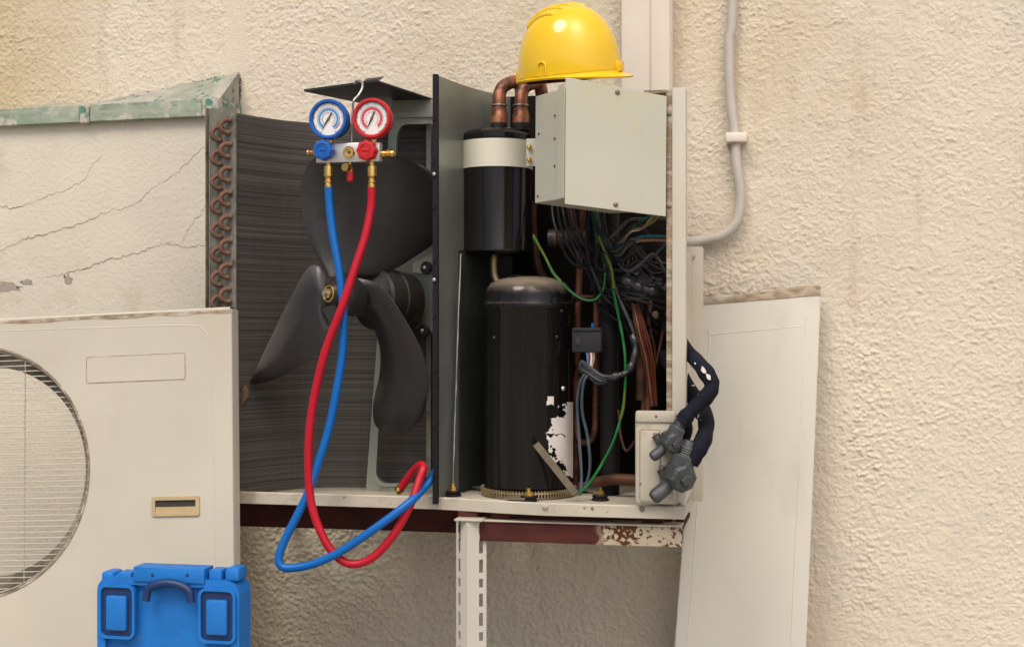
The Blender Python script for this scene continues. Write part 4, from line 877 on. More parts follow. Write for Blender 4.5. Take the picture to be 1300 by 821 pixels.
lag([(868, 530, -.10), (872, 545, -.08), (866, 562, -.06), (860, 572, -.05)], 7.5)
def flake(px, py, Y, rx, ry, ang):
    bm = NB(); pts = []
    for k in range(12):
        a = 2*math.pi*k/12; q = random.uniform(.6, 1.1); x, y = rx*q*math.cos(a), ry*q*math.sin(a); pts.append(P(px+x*math.cos(ang)-y*math.sin(ang), py+x*math.sin(ang)+y*math.cos(ang), Y))
    prism(bm, pts, (0, .004, 0)); return obj('paint_flake', bm, M['paper'], unit, 0)

for f in ((893, 470, -.098, 6, 3, .9), (900, 478, -.108, 5, 3, 1.1), (876, 452, -.03, 4, 2, .9), (884, 462, -.065, 3, 2, .4), (880, 489, -.005, 2, 1.3, 0)): flake(*f)
# ------------------------------------------------------------------ stand under the unit
ztr = P(420, 641, -0.0).z; zpanb = ZP-0.024
st = empty('support_stand', (P(595, 700, -.03).x, .1, 0), 'rusty dark red steel stand with a slotted white post under the unit', 'stand')
zrb = P(420, 671, 0.15).z
bm = NB(); add_box(bm, (xl+.01, 0.150, zrb), (xr-.02, 0.156, zpanb-.0015)); add_box(bm, (xl+.01, 0.156, zpanb-.008), (xr-.02, 0.19, zpanb-.0015)); obj('rear_rail', bm, M['redrail'], st, 0)
zf1 = P(700, 662, -0.045).z; zf0 = P(700, 689, -0.045).z
xa0 = P(583, 670, -0.045).x; xa1 = P(866, 670, -0.045).x
bm = NB(); add_box(bm, (xa0, -0.045, zf0), (xa1, -0.040, zf1-.003)); obj('front_rail', bm, M['wornrail'], st, 0)
bm = NB(); add_box(bm, (xa0-.003, -0.049, zf1-.003), (xa1, 0.0, zf1), .001); obj('rail_flange', bm, M['creamdirty'], st)
for xx in (P(640, 670, 0).x, P(830, 670, 0).x, P(598, 670, 0).x):
    bm = NB(); add_box(bm, (xx-.02, -.030, zf1), (xx+.02, -.003, zpanb-.0005), .002); obj('packing_block', bm, M['redrail'], st)
bm = NB(); prism(bm, [P(618, 655, -.02), P(800, 652.5, -.02), P(806, 660, -.02), P(612, 662, -.02)], (0, .015, 0)); obj('packing_plate', bm, M['redrail'], st, 0)
for xx in (P(600, 670, 0).x+.01, P(850, 670, 0).x):
    bm = NB(); add_box(bm, (xx-.015, -.039, zf0+.004), (xx+.015, WALL-.004, zf0+.012)); add_box(bm, (xx-.002, -.039, zf0+.012), (xx+.002, .149, zf1-.004)); obj('wall_arm', bm, M['redrail'], st)
bm = NB(); add_box(bm, (xl+.03, .157, zrb+.004), (xl+.06, WALL-.004, zrb+.012)); obj('wall_arm', bm, M['redrail'], st)
# slotted angle post: two legs meeting at a ridge, real slots
px_c = P(594, 700, -0.060)
def slotted_leg(u, wdt):
    """u: direction of the leg from the ridge"""
    bm = NB(); z1 = zf1-.0032; u = Vector(u).normalized(); nn = Vector((-u.y, u.x, 0))
    def bar(a, b_, z0_, z1_):
        p0 = px_c+u*a; p1 = px_c+u*b_; add_hull(bm, [Vector((p0.x, p0.y, z0_)), Vector((p1.x, p1.y, z0_)), Vector((p1.x, p1.y, z1_)), Vector((p0.x, p0.y, z1_))]+[Vector((q.x+nn.x*.002, q.y+nn.y*.002, z)) for q, z in ((p0, z0_), (p1, z0_), (p1, z1_), (p0, z1_))])
    s0_, s1_ = wdt*.60, wdt*.82
    bar(0, s0_, 0, z1); bar(s1_, wdt, 0, z1); z = z1-.008
    k = 0
    bar(s0_, s1_, z1-.008, z1)
    while z > .03:
        sl = .026 if k % 3 else .017; z -= sl; bar(s0_, s1_, max(0, z-.012), z); z -= .012; k += 1
    bar(s0_, s1_, 0, max(z, .01)) if z > 0 else None
    return obj('slotted_post_leg', bm, M['slot'], st, 0)
slotted_leg((-.72, .70, 0), .040); slotted_leg((.80, .60, 0), .040)
bm = NB(); add_box(bm, (px_c.x-.028, -.062, zf1-.002), (px_c.x+.03, -.02, zf1+.0025), .002); obj('post_cap', bm, M['creamdirty'], st)

# ------------------------------------------------------------------ detached front cover leaning on the unit, bottom left
TR = P(294, 389, -0.042); AL = R(2.6)
lean = R(5.0)
U = Vector((math.cos(AL), 0, math.sin(AL))); V = Vector((-math.sin(AL)*math.cos(lean), math.sin(lean), math.cos(AL)*math.cos(lean))).normalized(); Nn = U.cross(V).normalized()
if Nn.y > 0: Nn = -Nn
def cv_(u, v, d): return TR+U*u+V*v-Nn*d          # d>0 goes back
hgt = (TR.z-0.0)/V.z+.0; WC = 0.885; s_ = S(150, -.06)
def cuv(px, py):      # pixel -> u,v on the cover plane
    d = ray(px, py); t = (TR-CAM).dot(Nn)/d.dot(Nn); q = CAM+d*t-TR; return q.dot(U), q.dot(V)
hgt = (TR.z-math.sin(AL)*WC)/V.z-.001
cov = empty('front_cover', TR+U*(-WC/2)+V*(-hgt), 'detached cream front cover with round fan grille, leaning against the stripped unit', 'cover')
gc = cuv(-33, 599); ge = cuv(112, 600); GR = ge[0]-gc[0]
n = 96
circ = [(gc[0]+GR*math.cos(2*math.pi*k/n), gc[1]+GR*math.sin(2*math.pi*k/n)) for k in range(n)]
outr = []
for (a, b_) in circ:
    du, dv = a-gc[0], b_-gc[1]; s = 9e9
    if du > 1e-9: s = min(s, (0-.004-gc[0])/du)
    if du < -1e-9: s = min(s, (-WC+.004-gc[0])/du)
    if dv > 1e-9: s = min(s, (0-.004-gc[1])/dv)
    if dv < -1e-9: s = min(s, (-hgt+.004-gc[1])/dv)
    outr.append((gc[0]+du*s, gc[1]+dv*s))
# snap four nearest to the corners
for cu, cvv in ((-.004, -.004), (-WC+.004, -.004), (-.004, -hgt+.004), (-WC+.004, -hgt+.004)):
    k = min(range(n), key=lambda i: math.atan2(1, 1)*0+abs((math.atan2(cvv-gc[1], cu-gc[0])-math.atan2(circ[i][1]-gc[1], circ[i][0]-gc[0])+math.pi) % (2*math.pi)-math.pi)); outr[k] = (cu, cvv)
bm = NB(); ring_plate(bm, outr, circ, cv_, 0.0, 0.0012); sheet = obj('cover_sheet', bm, M['cream'], cov, 0)
bm = NB()
# folded edges (return flanges) with a soft roll
def flange(pts, inward):
    rows = []
    for (u, v) in pts:
        row = []
        for k in range(5):
            a = k/4*math.pi/2; row.append(bm.verts.new(cv_(u+inward[0]*(-.004*math.sin(a)), v+inward[1]*(-.004*math.sin(a)), .004-.004*math.cos(a))))
        row.append(bm.verts.new(cv_(u-inward[0]*.004, v-inward[1]*.004, .034)))
        row.append(bm.verts.new(cv_(u-inward[0]*.0028, v-inward[1]*.0028, .034))); row.append(bm.verts.new(cv_(u, v, .0015)))
        rows.append(row)
    for A, B in zip(rows, rows[1:]):
        for k in range(len(A)): bm.faces.new((A[k], A[(k+1) % len(A)], B[(k+1) % len(A)], B[k]))
flange([(-WC+.004, -.004), (-.004, -.004)], (0, -1)); flange([(-.004, -.004), (-.004, -hgt+.004)], (-1, 0)); flange([(-WC+.004, -hgt+.004), (-WC+.004, -.004)], (1, 0))
bmesh.ops.recalc_face_normals(bm, faces=bm.faces); obj('folded_edge', bm, M['cream'], cov, 40)
# grimy strip along the top edge
bm = NB(); rows = []
for k in range(60):
    u = -WC+.006+(WC-.008)*k/59; wv = .006+.006*vnoise(np.array([u]), np.array([0.]), .05, 31)[0]
    rows.append((bm.verts.new(cv_(u, -.0046-.004*vnoise(np.array([u]), np.array([3.]), .09, 7)[0], -.0006)), bm.verts.new(cv_(u, -.0046-wv, -.0006)), bm.verts.new(cv_(u, -.0046-wv, .0004)), bm.verts.new(cv_(u, -.005, .0004))))
for A, B in zip(rows, rows[1:]):
    for k in range(4): bm.faces.new((A[k], A[(k+1) % 4], B[(k+1) % 4], B[k]))
bmesh.ops.recalc_face_normals(bm, faces=bm.faces); obj('edge_grime', bm, M['grime'], cov, 0)
# pressed ridge lines
def ridge(pp, r=.0026, dd=.0012, parent=cov, m='cream', name='pressed_ridge'):
    return obj(name, tube(NB(), [cv_(u, v, dd) for u, v in pp], r, 8, True, 5), M[m], parent, 60)
e = [cuv(-120, 425), cuv(0, 420), cuv(120, 416), cuv(238, 413), cuv(258, 419), cuv(266, 434), cuv(268, 470), cuv(272, 600), cuv(274, 720), cuv(276, 800)]
ridge(e, .0022, .0016)
def band_rect(x0, y0, x1, y1, rad, wd, d0, d1, m, name):
    a, b_ = cuv(x0, y1), cuv(x1, y0); cx_, cy_ = (a[0]+b_[0])/2, (a[1]+b_[1])/2; w_, h_ = abs(b_[0]-a[0]), abs(b_[1]-a[1])
    o_ = [(cx_+x, cy_+y) for x, y in rrect(w_, h_, rad)]; i_ = [(cx_+x, cy_+y) for x, y in rrect(w_-2*wd, h_-2*wd, max(.001, rad-wd))]
    return obj(name, ring_plate(NB(), o_, i_, cv_, d0, d1), M[m], cov, 30), (cx_, cy_, w_, h_)
lab, q = band_rect(109.5, 447.5, 235.5, 487, .005, .0010, -.0004, .0008, 'grime', 'label_groove')
bm = NB(); pl = [cv_(q[0]+x, q[1]+y, -.0009) for x, y in rrect(q[2]-.004, q[3]-.004, .004)]; prism(bm, pl, Nn*-.0012); obj('blank_label', bm, M['cream'], cov, 0)
hb, q = band_rect(193.5, 629, 253.5, 655, .004, .0075, -.004, .001, 'tanplastic', 'handle_frame')
bm = NB(); pl = [cv_(q[0]+x, q[1]+y, -.0006) for x, y in rrect(q[2]-.012, q[3]-.012, .002)]; prism(bm, pl, Nn*-.0010); obj('handle_pocket', bm, M['dark'], cov, 0)
bm = NB(); pl = [cv_(q[0]+x, q[1]-q[3]*.18+y, -.0012) for x, y in rrect(q[2]-.016, q[3]*.30, .002)]; prism(bm, pl, Nn*.0016); obj('handle_lip', bm, M['tanplastic'], cov, 0)
# fan opening: ring rim, inner shroud, bars
rim = [(gc[0]+(GR+.004)*math.cos(2*math.pi*k/n), gc[1]+(GR+.004)*math.sin(2*math.pi*k/n)) for k in range(n)]
obj('opening_rim', ring_plate(NB(), rim, circ, cv_, -.0018, .0015), M['grime'], cov, 30)
bm = NB(); pr = [(GR, .0015), (GR-.002, .010), (GR-.003, .040), (GR-.010, .050), (GR-.033, .056), (GR-.036, .062), (GR-.036, .085), (GR-.038, .085), (GR-.038, .060), (GR-.034, .058), (GR-.010, .053), (GR-.0015, .043), (GR-.0008, .003)][::-1]; rows = []
for k in range(n):
    c_, s2 = math.cos(2*math.pi*k/n), math.sin(2*math.pi*k/n); rows.append([bm.verts.new(cv_(gc[0]+r*c_, gc[1]+r*s2, d)) for r, d in pr])
for i in range(n):
    A, B = rows[i], rows[(i+1) % n]
    for k in range(len(pr)): bm.faces.new((A[k], A[(k+1) % len(pr)], B[(k+1) % len(pr)], B[k]))
bmesh.ops.recalc_face_normals(bm, faces=bm.faces); obj('shroud', bm, M['shroud'], cov, 45)
gr = obj('grille_ring', ring_plate(NB(), [(gc[0]+(GR-.003)*math.cos(2*math.pi*k/n), gc[1]+(GR-.003)*math.sin(2*math.pi*k/n)) for k in range(n)], [(gc[0]+(GR-.005)*math.cos(2*math.pi*k/n), gc[1]+(GR-.006)*math.sin(2*math.pi*k/n)) for k in range(n)], cv_, .010, .014), M['cream'], cov, 30)
sp = 7.1*s_; k = -int(GR/sp)
while k*sp < GR-.006:
    v = k*sp; half = math.sqrt(max(0, (GR-.005)**2-v*v))
    if half > .02:
        h2 = half-.008
        pts = [cv_(gc[0]-half, gc[1]+v, .013), cv_(gc[0]-h2-.003, gc[1]+v, .002), cv_(gc[0]-h2+.004, gc[1]+v, -.001), cv_(gc[0]+h2-.004, gc[1]+v, -.001), cv_(gc[0]+h2+.003, gc[1]+v, .002), cv_(gc[0]+half, gc[1]+v, .013)]
        obj('grille_bar', tube(NB(), pts, .00105, 6, False), M['cream'], gr, 60)
    k += 1
for px in (-96, 30):
    u = cuv(px, 600)[0]-gc[0]; h = math.sqrt((GR-.004)**2-u*u); obj('grille_upright', tube(NB(), [cv_(gc[0]+u, gc[1]-h, .004), cv_(gc[0]+u, gc[1]+h, .004)], .0011, 6, False), M['cream'], gr, 60)

# ------------------------------------------------------------------ side panel leaning on the wall at right
A0 = P(889, 385, 0.462); A1 = P(1042, 372.5, 0.455); B0 = P(863, 731, 0.330); B1 = P(1027, 731, 0.325)
def ext(a, b_): t = a.z/(a.z-b_.z); return a.lerp(b_, t)
G0, G1 = ext(A0, B0), ext(A1, B1)
sp_root = empty('leaning_side_panel', (G0+G1)/2, 'pale grey-cream sheet metal side panel leaning against the stucco wall', 'panel')
def sv(u, v, d):
    a = G0.lerp(A0, v); b_ = G1.lerp(A1, v); q = a.lerp(b_, u); return q+SN*(-d)
SN = (G1-G0).cross(A0-G0).normalized()
if SN.y > 0: SN = -SN
bm = NB(); add_hull(bm, [sv(0, 0, 0), sv(1, 0, 0), sv(1, 1, 0), sv(0, 1, 0), sv(0, 0, .014), sv(1, 0, .014), sv(1, 1, .014), sv(0, 1, .014)], .002); obj('panel_sheet', bm, M['panel'], sp_root, 30)
obj('pressed_border', tube(NB(), [sv(.10, .02, .0012), sv(.10, .5, .0012), sv(.10, .905, .0012), sv(.115, .918, .0012), sv(.5, .921, .0012), sv(.86, .923, .0012), sv(.885, .91, .0012), sv(.887, .5, .0012), sv(.887, .02, .0012)], .0022, 8, True, 6), M['panel'], sp_root, 60)
# bent, dirty top lip
bm = NB(); rows = []
for k in range(41):
    u = k/40; wob = .006*(vnoise(np.array([u]), np.array([1.]), .12, 41)[0]-.5)+.004*(1-abs(u-.55)*2)*0
    sag = -.010*math.exp(-((u-.42)/.2)**2)+.006*math.exp(-((u-.65)/.1)**2)
    t0 = sv(u, 1, -.001); rows.append([bm.verts.new(t0+Vector((0, -.0015, -.004+wob*.3))), bm.verts.new(t0+Vector((0, .002, .008+sag*.55+wob+.004))), bm.verts.new(t0+Vector((0, .010, .014+sag*.4+wob*1.2+.003))), bm.verts.new(t0+Vector((0, .012, .0)))])
for A, B in zip(rows, rows[1:]):
    for k in range(4): bm.faces.new((A[k], A[(k+1) % 4], B[(k+1) % 4], B[k]))
bm.faces.new(rows[0]); bm.faces.new(rows[-1]); bmesh.ops.recalc_face_normals(bm, faces=bm.faces); obj('bent_lip', bm, M['grime'], sp_root, 40)

# ------------------------------------------------------------------ hard hat on top of the control box
def hard_hat():
    c = P(724, 97, 0.035); s = S(727, 0.035)
    root = empty('hard_hat', c, 'glossy yellow safety hard hat resting on the control box', 'hard hat')
    q = Quaternion((0, 0, 1), R(-28)); tilt = Quaternion((0, 1, 0), R(-3.5)); QQ = Quaternion((1, 0, 0), R(9)) @ tilt @ q
    Ht = 89*s; a_, b_ = 65*s*1.03, 60*s*1.06
    def T(v): return c+QQ @ Vector(v)
    bm = NB(); nu, nv = 160, 60; rows = []
    for j in range(nv+1):
        t = j/nv; ang = t*math.pi/2; row = []
        rad = math.cos(ang)**0.80 if j < nv else 0; hz = math.sin(ang)**0.95
        if j == nv: rows.append([bm.verts.new(T((0, 0, Ht)))]); continue
        for i in range(nu):
            th = 2*math.pi*i/nu; x = a_*rad*math.cos(th); y = b_*rad*math.sin(th); z = Ht*hz
            # three raised ribs running front to back over the crown
            rib = 0
            for yo, wdt in ((0, .016), (-.022, .008), (.022, .008), (-.040, .008), (.040, .008)):
                rib += max(0, 1-((y-yo)/(wdt*.5))**4)
            up = max(0, min(1, (hz-.62)/.08)); nn = Vector((x/a_, y/b_, hz*1.0)).normalized()
            off = 0*min(1, rib)*up*(1 if x < a_*.55 else max(0, 1-(x-a_*.55)/.012))
            row.append(bm.verts.new(T((x+nn.x*off, y+nn.y*off, z+nn.z*off))))
        rows.append(row)
    for A, B in zip(rows, rows[1:]):
        for i in range(nu):
            if len(B) == 1: bm.faces.new((A[i], A[(i+1) % nu], B[0]))
            else: bm.faces.new((A[i], A[(i+1) % nu], B[(i+1) % nu], B[i]))
    bmesh.ops.recalc_face_normals(bm, faces=bm.faces)
    sh = obj('shell', bm, M['yellow'], root, 60); so = sh.modifiers.new('thickness', 'SOLIDIFY'); so.thickness = .003; so.offset = -1
    # brim: short all round, longer peak at the front (+x)
    bm = NB(); rows = []
    for i in range(nu):
        th = 2*math.pi*i/nu; pk = max(0, math.cos(th))**2.2; o_ = 5.0*s+13*s*pk; cx_, cy_ = math.cos(th), math.sin(th)
        dz = -.004-.010*pk+.002
        p0 = Vector((a_*cx_*.985, b_*cy_*.985, .002)); p1 = Vector(((a_+o_*.35)*cx_, (b_+o_*.35)*cy_, dz*.35)); p2 = Vector(((a_+o_)*cx_, (b_+o_)*cy_, dz)); p3 = p2+Vector((-.002*cx_, -.002*cy_, -.0035)); p4 = p1+Vector((0, 0, -.0032)); p5 = p0+Vector((0, 0, -.004))
        rows.append([bm.verts.new(T(p)) for p in (p0, p1, p2, p3, p4, p5)])
    for i in range(nu):
        A, B = rows[i], rows[(i+1) % nu]
        for k in range(6): bm.faces.new((A[k], B[k], B[(k+1) % 6], A[(k+1) % 6]))
    bmesh.ops.recalc_face_normals(bm, faces=bm.faces); obj('brim', bm, M['yellow'], root, 60)
    for yo, x0_, x1_ in ((0, -.80, .40), (-.020, -.74, .36), (.020, -.74, .36), (-.040, -.64, .28), (.040, -.64, .28), (-.058, -.50, .16), (.058, -.50, .16)):
        pts = []
        for k in range(15):
            x = a_*(x0_+(x1_-x0_)*k/14); q_ = math.hypot(x/a_, yo/b_)
            if q_ >= 1: continue
            cs = q_**(1/.80); z = Ht*(1-cs*cs)**.475; pts.append(T((x, yo, z-.0012)))
        obj('crown_rib', tube(NB(), pts, lambda t: .0048*min(1, t*12+.25, (1-t)*12+.25), 10, True, 4), M['yellow'], root, 70)
    # accessory slot arch moulded on the side facing us, and a slot block at the rear
    def side(th, h): 
        ang = math.asin(min(1, h**(1/.95))); r = math.cos(ang)**.80+.012; return T((a_*r*math.cos(th), b_*r*math.sin(th), Ht*h))
    t0 = R(-112+28)
    arch = [side(t0-.13, .02), side(t0-.13, .11), side(t0-.11, .18), side(t0-.06, .205), side(t0-.0, .205), side(t0+.04, .17), side(t0+.05, .10), side(t0+.05, .02)]
    obj('slot_arch', tube(NB(), arch, .0022, 8, True, 5), M['yellow'], root, 60)
    p = side(R(180+20), .06); bm = NB(); add_box(bm, (-.006, -.012, -.012), (.006, .012, .014), .002, M=Matrix.Translation(p) @ QQ.to_matrix().to_4x4() @ Matrix.Rotation(R(20), 4, 'Z')); obj('side_lug', bm, M['yellow'], root)
    p = side(R(12), .05); bm = NB(); add_box(bm, (-.005, -.012, -.008), (.007, .012, .012), .002, M=Matrix.Translation(p) @ QQ.to_matrix().to_4x4() @ Matrix.Rotation(R(12), 4, 'Z')); obj('side_lug', bm, M['yellow'], root)
    # head band inside, just visible under the brim
    bm = NB(); rows = []
    for i in range(40):
        th = 2*math.pi*i/40; rows.append([bm.verts.new(T((a_*.86*math.cos(th), b_*.86*math.sin(th), z))) for z in (-.008, .02)]+[bm.verts.new(T((a_*.83*math.cos(th), b_*.83*math.sin(th), z))) for z in (.02, -.008)])
    for i in range(40):
        A, B = rows[i], rows[(i+1) % 40]
        for k in range(4): bm.faces.new((A[k], B[k], B[(k+1) % 4], A[(k+1) % 4]))
    bmesh.ops.recalc_face_normals(bm, faces=bm.faces); obj('head_band', bm, M['redrail'], root, 60)
hard_hat()

# ------------------------------------------------------------------ manifold gauge set hanging from the black plate
YG = -0.060; sg = S(445, YG)
gs = empty('manifold_gauge_set', P(445, 195, YG), 'refrigerant gauge set with blue and red dials and hoses hanging from the black plate', 'gauge set')
body = obj('manifold_body', pbox(401, 181.5, 482, 206, YG-.008, YG+.014, .002), M['alu'], gs)
def gauge(px, py, cplast, inkm, needle_ang):
    c = P(px, py, YG-.012); r = 25.4*sg; f = Vector((0, -1, 0))
    g = obj('gauge', lathe(NB(), [(0, .030), (r*.80, .030), (r*.90, .024), (r*.93, .004), (r, .002), (r*1.0, -.010), (r*.96, -.0135), (r*.86, -.0135), (r*.82, -.008), (r*.80, -.007)], c, (0, 1, 0), 48), M[cplast], gs, 40)
    face = obj('dial_face', lathe(NB(), [(0, -.0072), (r*.83, -.0072), (r*.83, -.006), (0, -.006)], c, (0, 1, 0), 48), M['dial'], g, 40)
    def arc(r0, r1, a0, a1, m, y=-.0078):
        bm = NB(); k_ = max(2, int(abs(a1-a0)/6)); rows = []
        for i in range(k_+1):
            a = R(a0+(a1-a0)*i/k_); d = Vector((math.cos(a), 0, math.sin(a)))
            rows.append((bm.verts.new(c+d*r0+Vector((0, y, 0))), bm.verts.new(c+d*r1+Vector((0, y, 0))), bm.verts.new(c+d*r1+Vector((0, y+.0005, 0))), bm.verts.new(c+d*r0+Vector((0, y+.0005, 0)))))
        for A, B in zip(rows, rows[1:]):
            for k in range(4): bm.faces.new((A[k], A[(k+1) % 4], B[(k+1) % 4], B[k]))
        bm.faces.new(rows[0]); bm.faces.new(rows[-1]); bmesh.ops.recalc_face_normals(bm, faces=bm.faces)
        return obj('dial_arc', bm, M[m], g, 0)
    if inkm == 'inkblue':
        arc(r*.43, r*.53, -60, 240, 'inkblue'); arc(r*.60, r*.63, -52, -15, 'inkred')
    else: arc(r*.43, r*.54, -52, 240, 'inkred')
    arc(r*.575, r*.59, -60, 240, 'ink'); arc(r*.30, r*.315, -50, 230, 'inkred' if inkm == 'inkred' else 'ink'); arc(r*.79, r*.80, -60, 240, 'ink')
    bm = NB()
    for k in range(46):
        a = R(-60+300*k/45); big = k % 5 == 0; r0 = .70 if big else .745
        add_box(bm, (r*r0, -.00035, -.0005 if big else -.00022), (r*.785, .0004, .0005 if big else .00022), M=Matrix.Translation(c+Vector((0, -.0077, 0))) @ Matrix.Rotation(-a, 4, 'Y'))
        if k % 3 == 0: add_box(bm, (r*.36, -.00035, -.0005), (r*.40, .0004, .0005), M=Matrix.Translation(c+Vector((0, -.0077, 0))) @ Matrix.Rotation(-a, 4, 'Y'))
    obj('dial_ticks', bm, M['ink'], g, 0)
    a = R(needle_ang); d = Vector((math.cos(a), 0, math.sin(a))); nn = Vector((-d.z, 0, d.x)); bm = NB()
    prism(bm, [c+Vector((0, -.0096, 0))+q for q in (d*r*.40+nn*.0004, d*r*.34-nn*.0011, -d*r*.10-nn*.0016, -d*r*.64, -d*r*.10+nn*.0016, d*r*.34+nn*.0011)], (0, .0007, 0)); obj('needle', bm, M['needle'], g, 0)
    obj('needle_boss', lathe(NB(), [(0, -.0112), (.0022, -.0110), (.0028, -.0095), (.0028, -.0075)], c, (0, 1, 0), 14), M['copper'], g, 40)
    obj('gauge_stem', hexa(NB(), P(px, 180, YG), (0, 0, 1), 4.6*sg, -4*sg, 8*sg), M['brass'], gs, 25)
gauge(418.5, 152, 'blueplastic', 'inkblue', 58); gauge(473.5, 151, 'redplastic', 'inkred', 66)
def knob(px, py, m):
    c = P(px, py, YG-.008); r = 12.6*sg; bm = NB(); n_k = 48; prof = ((1, 0), (1, -.016), (.92, -.020), (.62, -.021), (.58, -.0195), (0, -.0195)); rows = []
    for (q, y) in prof:
        if q == 0: rows.append([bm.verts.new(c+Vector((0, y, 0)))]); continue
        rows.append([bm.verts.new(c+Vector((math.cos(2*math.pi*i/n_k)*r*q*(1+.06*math.cos(8*2*math.pi*i/n_k)*(q > .9)), y, math.sin(2*math.pi*i/n_k)*r*q*(1+.06*math.cos(8*2*math.pi*i/n_k)*(q > .9))))) for i in range(n_k)])
    for A, B in zip(rows, rows[1:]):
        for i in range(n_k): bm.faces.new((A[i], A[(i+1) % n_k], B[(i+1) % n_k], B[i]) if len(B) > 1 else (A[i], A[(i+1) % n_k], B[0]))
    bm.faces.new(rows[0][::-1]); bmesh.ops.recalc_face_normals(bm, faces=bm.faces); k_ = obj('knob', bm, M[m], gs, 30)
    bm = NB(); add_box(bm, (c.x-r*.34, c.y-.0212, c.z-r*.11), (c.x+r*.34, c.y-.0195, c.z+r*.11), .0004)
    obj('knob_mark', bm, M[m], k_)
    bm = NB()
    for a0 in (30, 210): 
        tube(bm, [c+Vector((math.cos(R(a0+t))*r*.44, -.0198, math.sin(R(a0+t))*r*.44)) for t in range(0, 121, 15)], .0006, 6, False)
    obj('knob_mark', bm, M[m], k_)
knob(413, 191.5, 'blueplastic'); knob(468, 192, 'redplastic')
c = P(443.5, 193.5, YG-.008)
sgl = obj('sight_glass', lathe(NB(), [(7.4*sg, .001), (7.4*sg, -.004), (6.2*sg, -.006), (4.4*sg, -.006), (4.2*sg, -.002), (0, -.002)], c, (0, 1, 0), 24), M['brass'], gs, 30)
obj('sight_pin', lathe(NB(), [(0, -.0045), (1.6*sg, -.0040), (1.9*sg, -.002)], c, (0, 1, 0), 12), M['dark'], sgl, 30)
def port(p0, axis, prof, m='brass', n=16, name='brass_fitting'): return obj(name, lathe(NB(), [(r*sg, h*sg) for r, h in prof], p0, axis, n), M[m], gs, 25)
port(P(402, 193.5, YG+.003), (-1, 0, 0), [(4, -1), (4, 3), (3, 4), (4.2, 6), (3, 7.5), (4.2, 9), (3.2, 10.5), (3.6, 12), (0, 12)])
port(P(482, 195.5, YG+.003), (1, 0, 0), [(4, -1), (4, 3), (5, 4), (5, 8), (3.5, 9), (5, 11), (3.6, 13), (5, 15), (4.8, 19), (3, 20), (0, 20)])
for px in (417, 472):
    p = P(px, 206, YG+.003)
    port(p, (0, 0, -1), [(0, -1), (3.6, -1), (3.6, 4), (5.6, 5), (6, 8), (6, 18), (4.2, 20), (3.8, 22), (5, 23), (5, 26), (4, 27.5), (5, 29), (5, 32), (4, 33.5), (5, 35), (5, 38), (0, 38)])
p = P(444, 207, YG+.003); port(p, (0, 0, -1), [(0, -1), (2.6, -1), (2.6, 5), (4.4, 6), (4.4, 12), (3, 13), (3, 15), (0, 15)])
port(P(441, 213, YG-.004), (-.3, -1, 0), [(0, 6), (5, 6), (5.6, 2), (5.2, -2), (0, -2)])
port(P(444.5, 217, YG+.003), (0, 0, -1), [(3.6, 0), (4.4, 1), (4.4, 12), (3.2, 14), (0, 14)], 'redplastic', 14, 'red_cap')
hk = [P(446.5, 182, YG+.006), P(447, 160, YG+.006), P(448, 138, YG+.004), P(449, 128, YG), P(455, 121, -.052), P(459.5, 113, -.045), P(460, 106, -.036), P(457, 102.5, -.026), P(452, 103, -.018), P(450.5, 107, -.014)]
obj('hanging_hook', tube(NB(), hk, 1.5*sg, 8), M['steel'], gs, 60)
YH = YG+.003
obj('blue_hose', tube(NB(), [P(417, 238, YH), P(418.5, 262, YH), P(423, 300, YH-.004), P(431, 345, YH-.01), P(436, 390, YH-.012), P(435.5, 430, YH-.012), P(432, 468, YH-.012), P(418, 541, YH-.014), P(403, 590, YH-.018), P(389, 630, YH-.022), P(364, 680, YH-.030), P(355, 702, YH-.034), P(354.5, 714, YH-.036), P(364, 720.5, YH-.036), P(394, 716.5, YH-.036), P(430, 701, YH-.036), P(478, 669, YH-.034), P(519, 638, YH-.016), P(538, 619, -.035), P(550, 604, -.012), P(556, 590, .03)], 5.3*sg, 16), M['bluehose'], gs, 60)
obj('red_hose', tube(NB(), [P(472, 238, YH), P(471, 262, YH), P(464, 298, YH-.008), P(449, 345, YH-.022), P(434, 390, YH-.030), P(419, 428, YH-.030), P(408, 463, YH-.030), P(396, 520, YH-.028), P(391.5, 577, YH-.026), P(395, 637, YH-.026), P(411, 683, YH-.026), P(430, 708, YH-.024), P(450, 715.5, YH-.022), P(474, 706.5, YH-.020), P(500, 678, YH-.016), P(521, 640, YH-.008), P(533, 607, -.045), P(537.5, 594, -.035), P(534, 590, -.022), P(526, 596, -.006), P(514, 612, .008), P(509, 619, .012)], 5.3*sg, 16), M['redhose'], gs, 60)
port(P(511, 616, .011), (P(503, 627, .016)-P(511, 616, .011)), [(0, -1), (5.4, -1), (5.4, 4), (4.4, 5), (6, 6), (6, 11), (0, 11)])

# dry leaf caught on the coil
bm = NB(); lc = P(309, 500, 0.062)
prism(bm, [lc+Vector((x*S(309, .06), 0.0, z*S(309, .06))) for x, z in ((-1, 11), (2, 9), (4.5, 4), (4, -2), (1, -8), (-3, -12), (-4.5, -7), (-3, 0), (-3.5, 5))], (0.0, .0035, 0)); 
bmesh.ops.translate(bm, verts=bm.verts, vec=(0, .008, 0))
tag(obj('dry_leaf', bm, M['leaf'], None, 0), 'small curled brown dry leaf stuck on the dark coil fins', 'leaf')

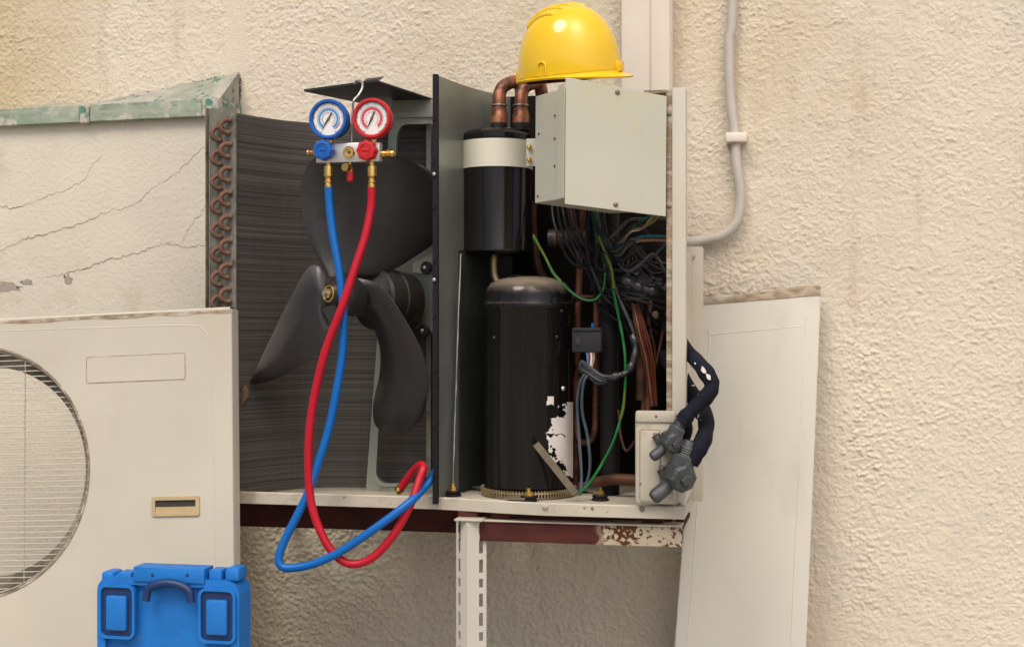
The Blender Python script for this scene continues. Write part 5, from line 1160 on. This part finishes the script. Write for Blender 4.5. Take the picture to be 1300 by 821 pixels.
# ------------------------------------------------------------------ blue tool case on the ground, bottom left
YT = -0.33; a = P(124, 727, YT); b_ = P(303, 719, YT); W_ = b_.x-a.x
zt_ = P(230, 734, YT).z; tc_ = Vector(((a.x+b_.x)/2, YT, 0))
tc = empty('tool_case', tc_, 'bright blue plastic tool case standing in front of the leaning front cover', 'tool case')
bm = NB(); pts = [Vector((tc_.x+x, YT+.012, zt_/2+z)) for x, z in rrect(W_, zt_, .026, 8)]; prism(bm, pts, (0, .045, 0)); obj('case_body', bm, M['toolblue'], tc, 40)
bm = NB(); ring_plate(bm, rrect(W_+.002, zt_-.002, .027, 8), rrect(W_-.03, zt_-.03, .018, 8), lambda x, z, d: Vector((tc_.x+x, YT+d, zt_/2+z)), 0.0, .013); obj('front_rim', bm, M['toolblue'], tc, 40)
def case_px(x0, y0, x1, y1, d0, d1, m, nm, bev=.002):
    p, q_ = P(x0, y1, YT), P(x1, y0, YT); bm = NB(); add_box(bm, (p.x, YT+d0, p.z), (q_.x, YT+d1, q_.z), bev); return obj(nm, bm, M[m], tc)
case_px(170, 721.5, 260, 737, -.004, .04, 'toolblue', 'handle_mount'); case_px(148, 727, 165, 738, .004, .04, 'toolblue', 'hinge_block'); case_px(264, 724, 280, 737, .004, .04, 'toolblue', 'hinge_block'); case_px(127, 726, 143, 738, .002, .045, 'toolblue', 'corner_block', .006); case_px(284, 721, 303, 738, .002, .045, 'toolblue', 'corner_block', .007)
for px in (195, 239):
    p = P(px, 729, YT); obj('pin_hole', lathe(NB(), [(0, -.0008), (.0028, -.0008), (.003, 0), (.003, .004)], Vector((p.x, YT-.004, p.z)), (0, 1, 0), 14), M['toolnavy'], tc, 30)
p = P(217, 741, YT)
obj('handle', tube(NB(), [Vector((p.x+x*W_, YT-.010, p.z+z)) for x, z in ((-.16, -.030), (-.145, -.010), (-.09, .000), (0, .004), (.09, .000), (.145, -.010), (.16, -.030))], .0075, 12), M['toolnavy'], tc, 60)
for sx in (-1, 1):
    bm = NB(); cx_ = tc_.x+sx*W_*.355; ring_plate(bm, rrect(W_*.26, .10, .014), rrect(W_*.26-.010, .090, .010), lambda x, z, d: Vector((cx_+x, YT+d, zt_-.065+z)), -.006, .004); obj('latch_frame', bm, M['toolblue'], tc, 30)
    bm = NB(); prism(bm, [Vector((cx_+x, YT-.001, zt_-.065+z)) for x, z in rrect(W_*.26-.012, .088, .009)], (0, .012, 0)); obj('latch_pocket', bm, M['toolnavy'], tc, 0)
    bm = NB(); add_box(bm, (cx_-W_*.075, YT-.009, zt_-.10), (cx_+W_*.075, YT+.002, zt_-.035), .005); obj('latch', bm, M['toolblue'], tc)
bm = NB(); prism(bm, [Vector((tc_.x+x, YT+.010, zt_/2-.03+z)) for x, z in rrect(W_-.05, zt_-.20, .02)], (0, .006, 0)); obj('front_panel', bm, M['toolblue'], tc, 0)
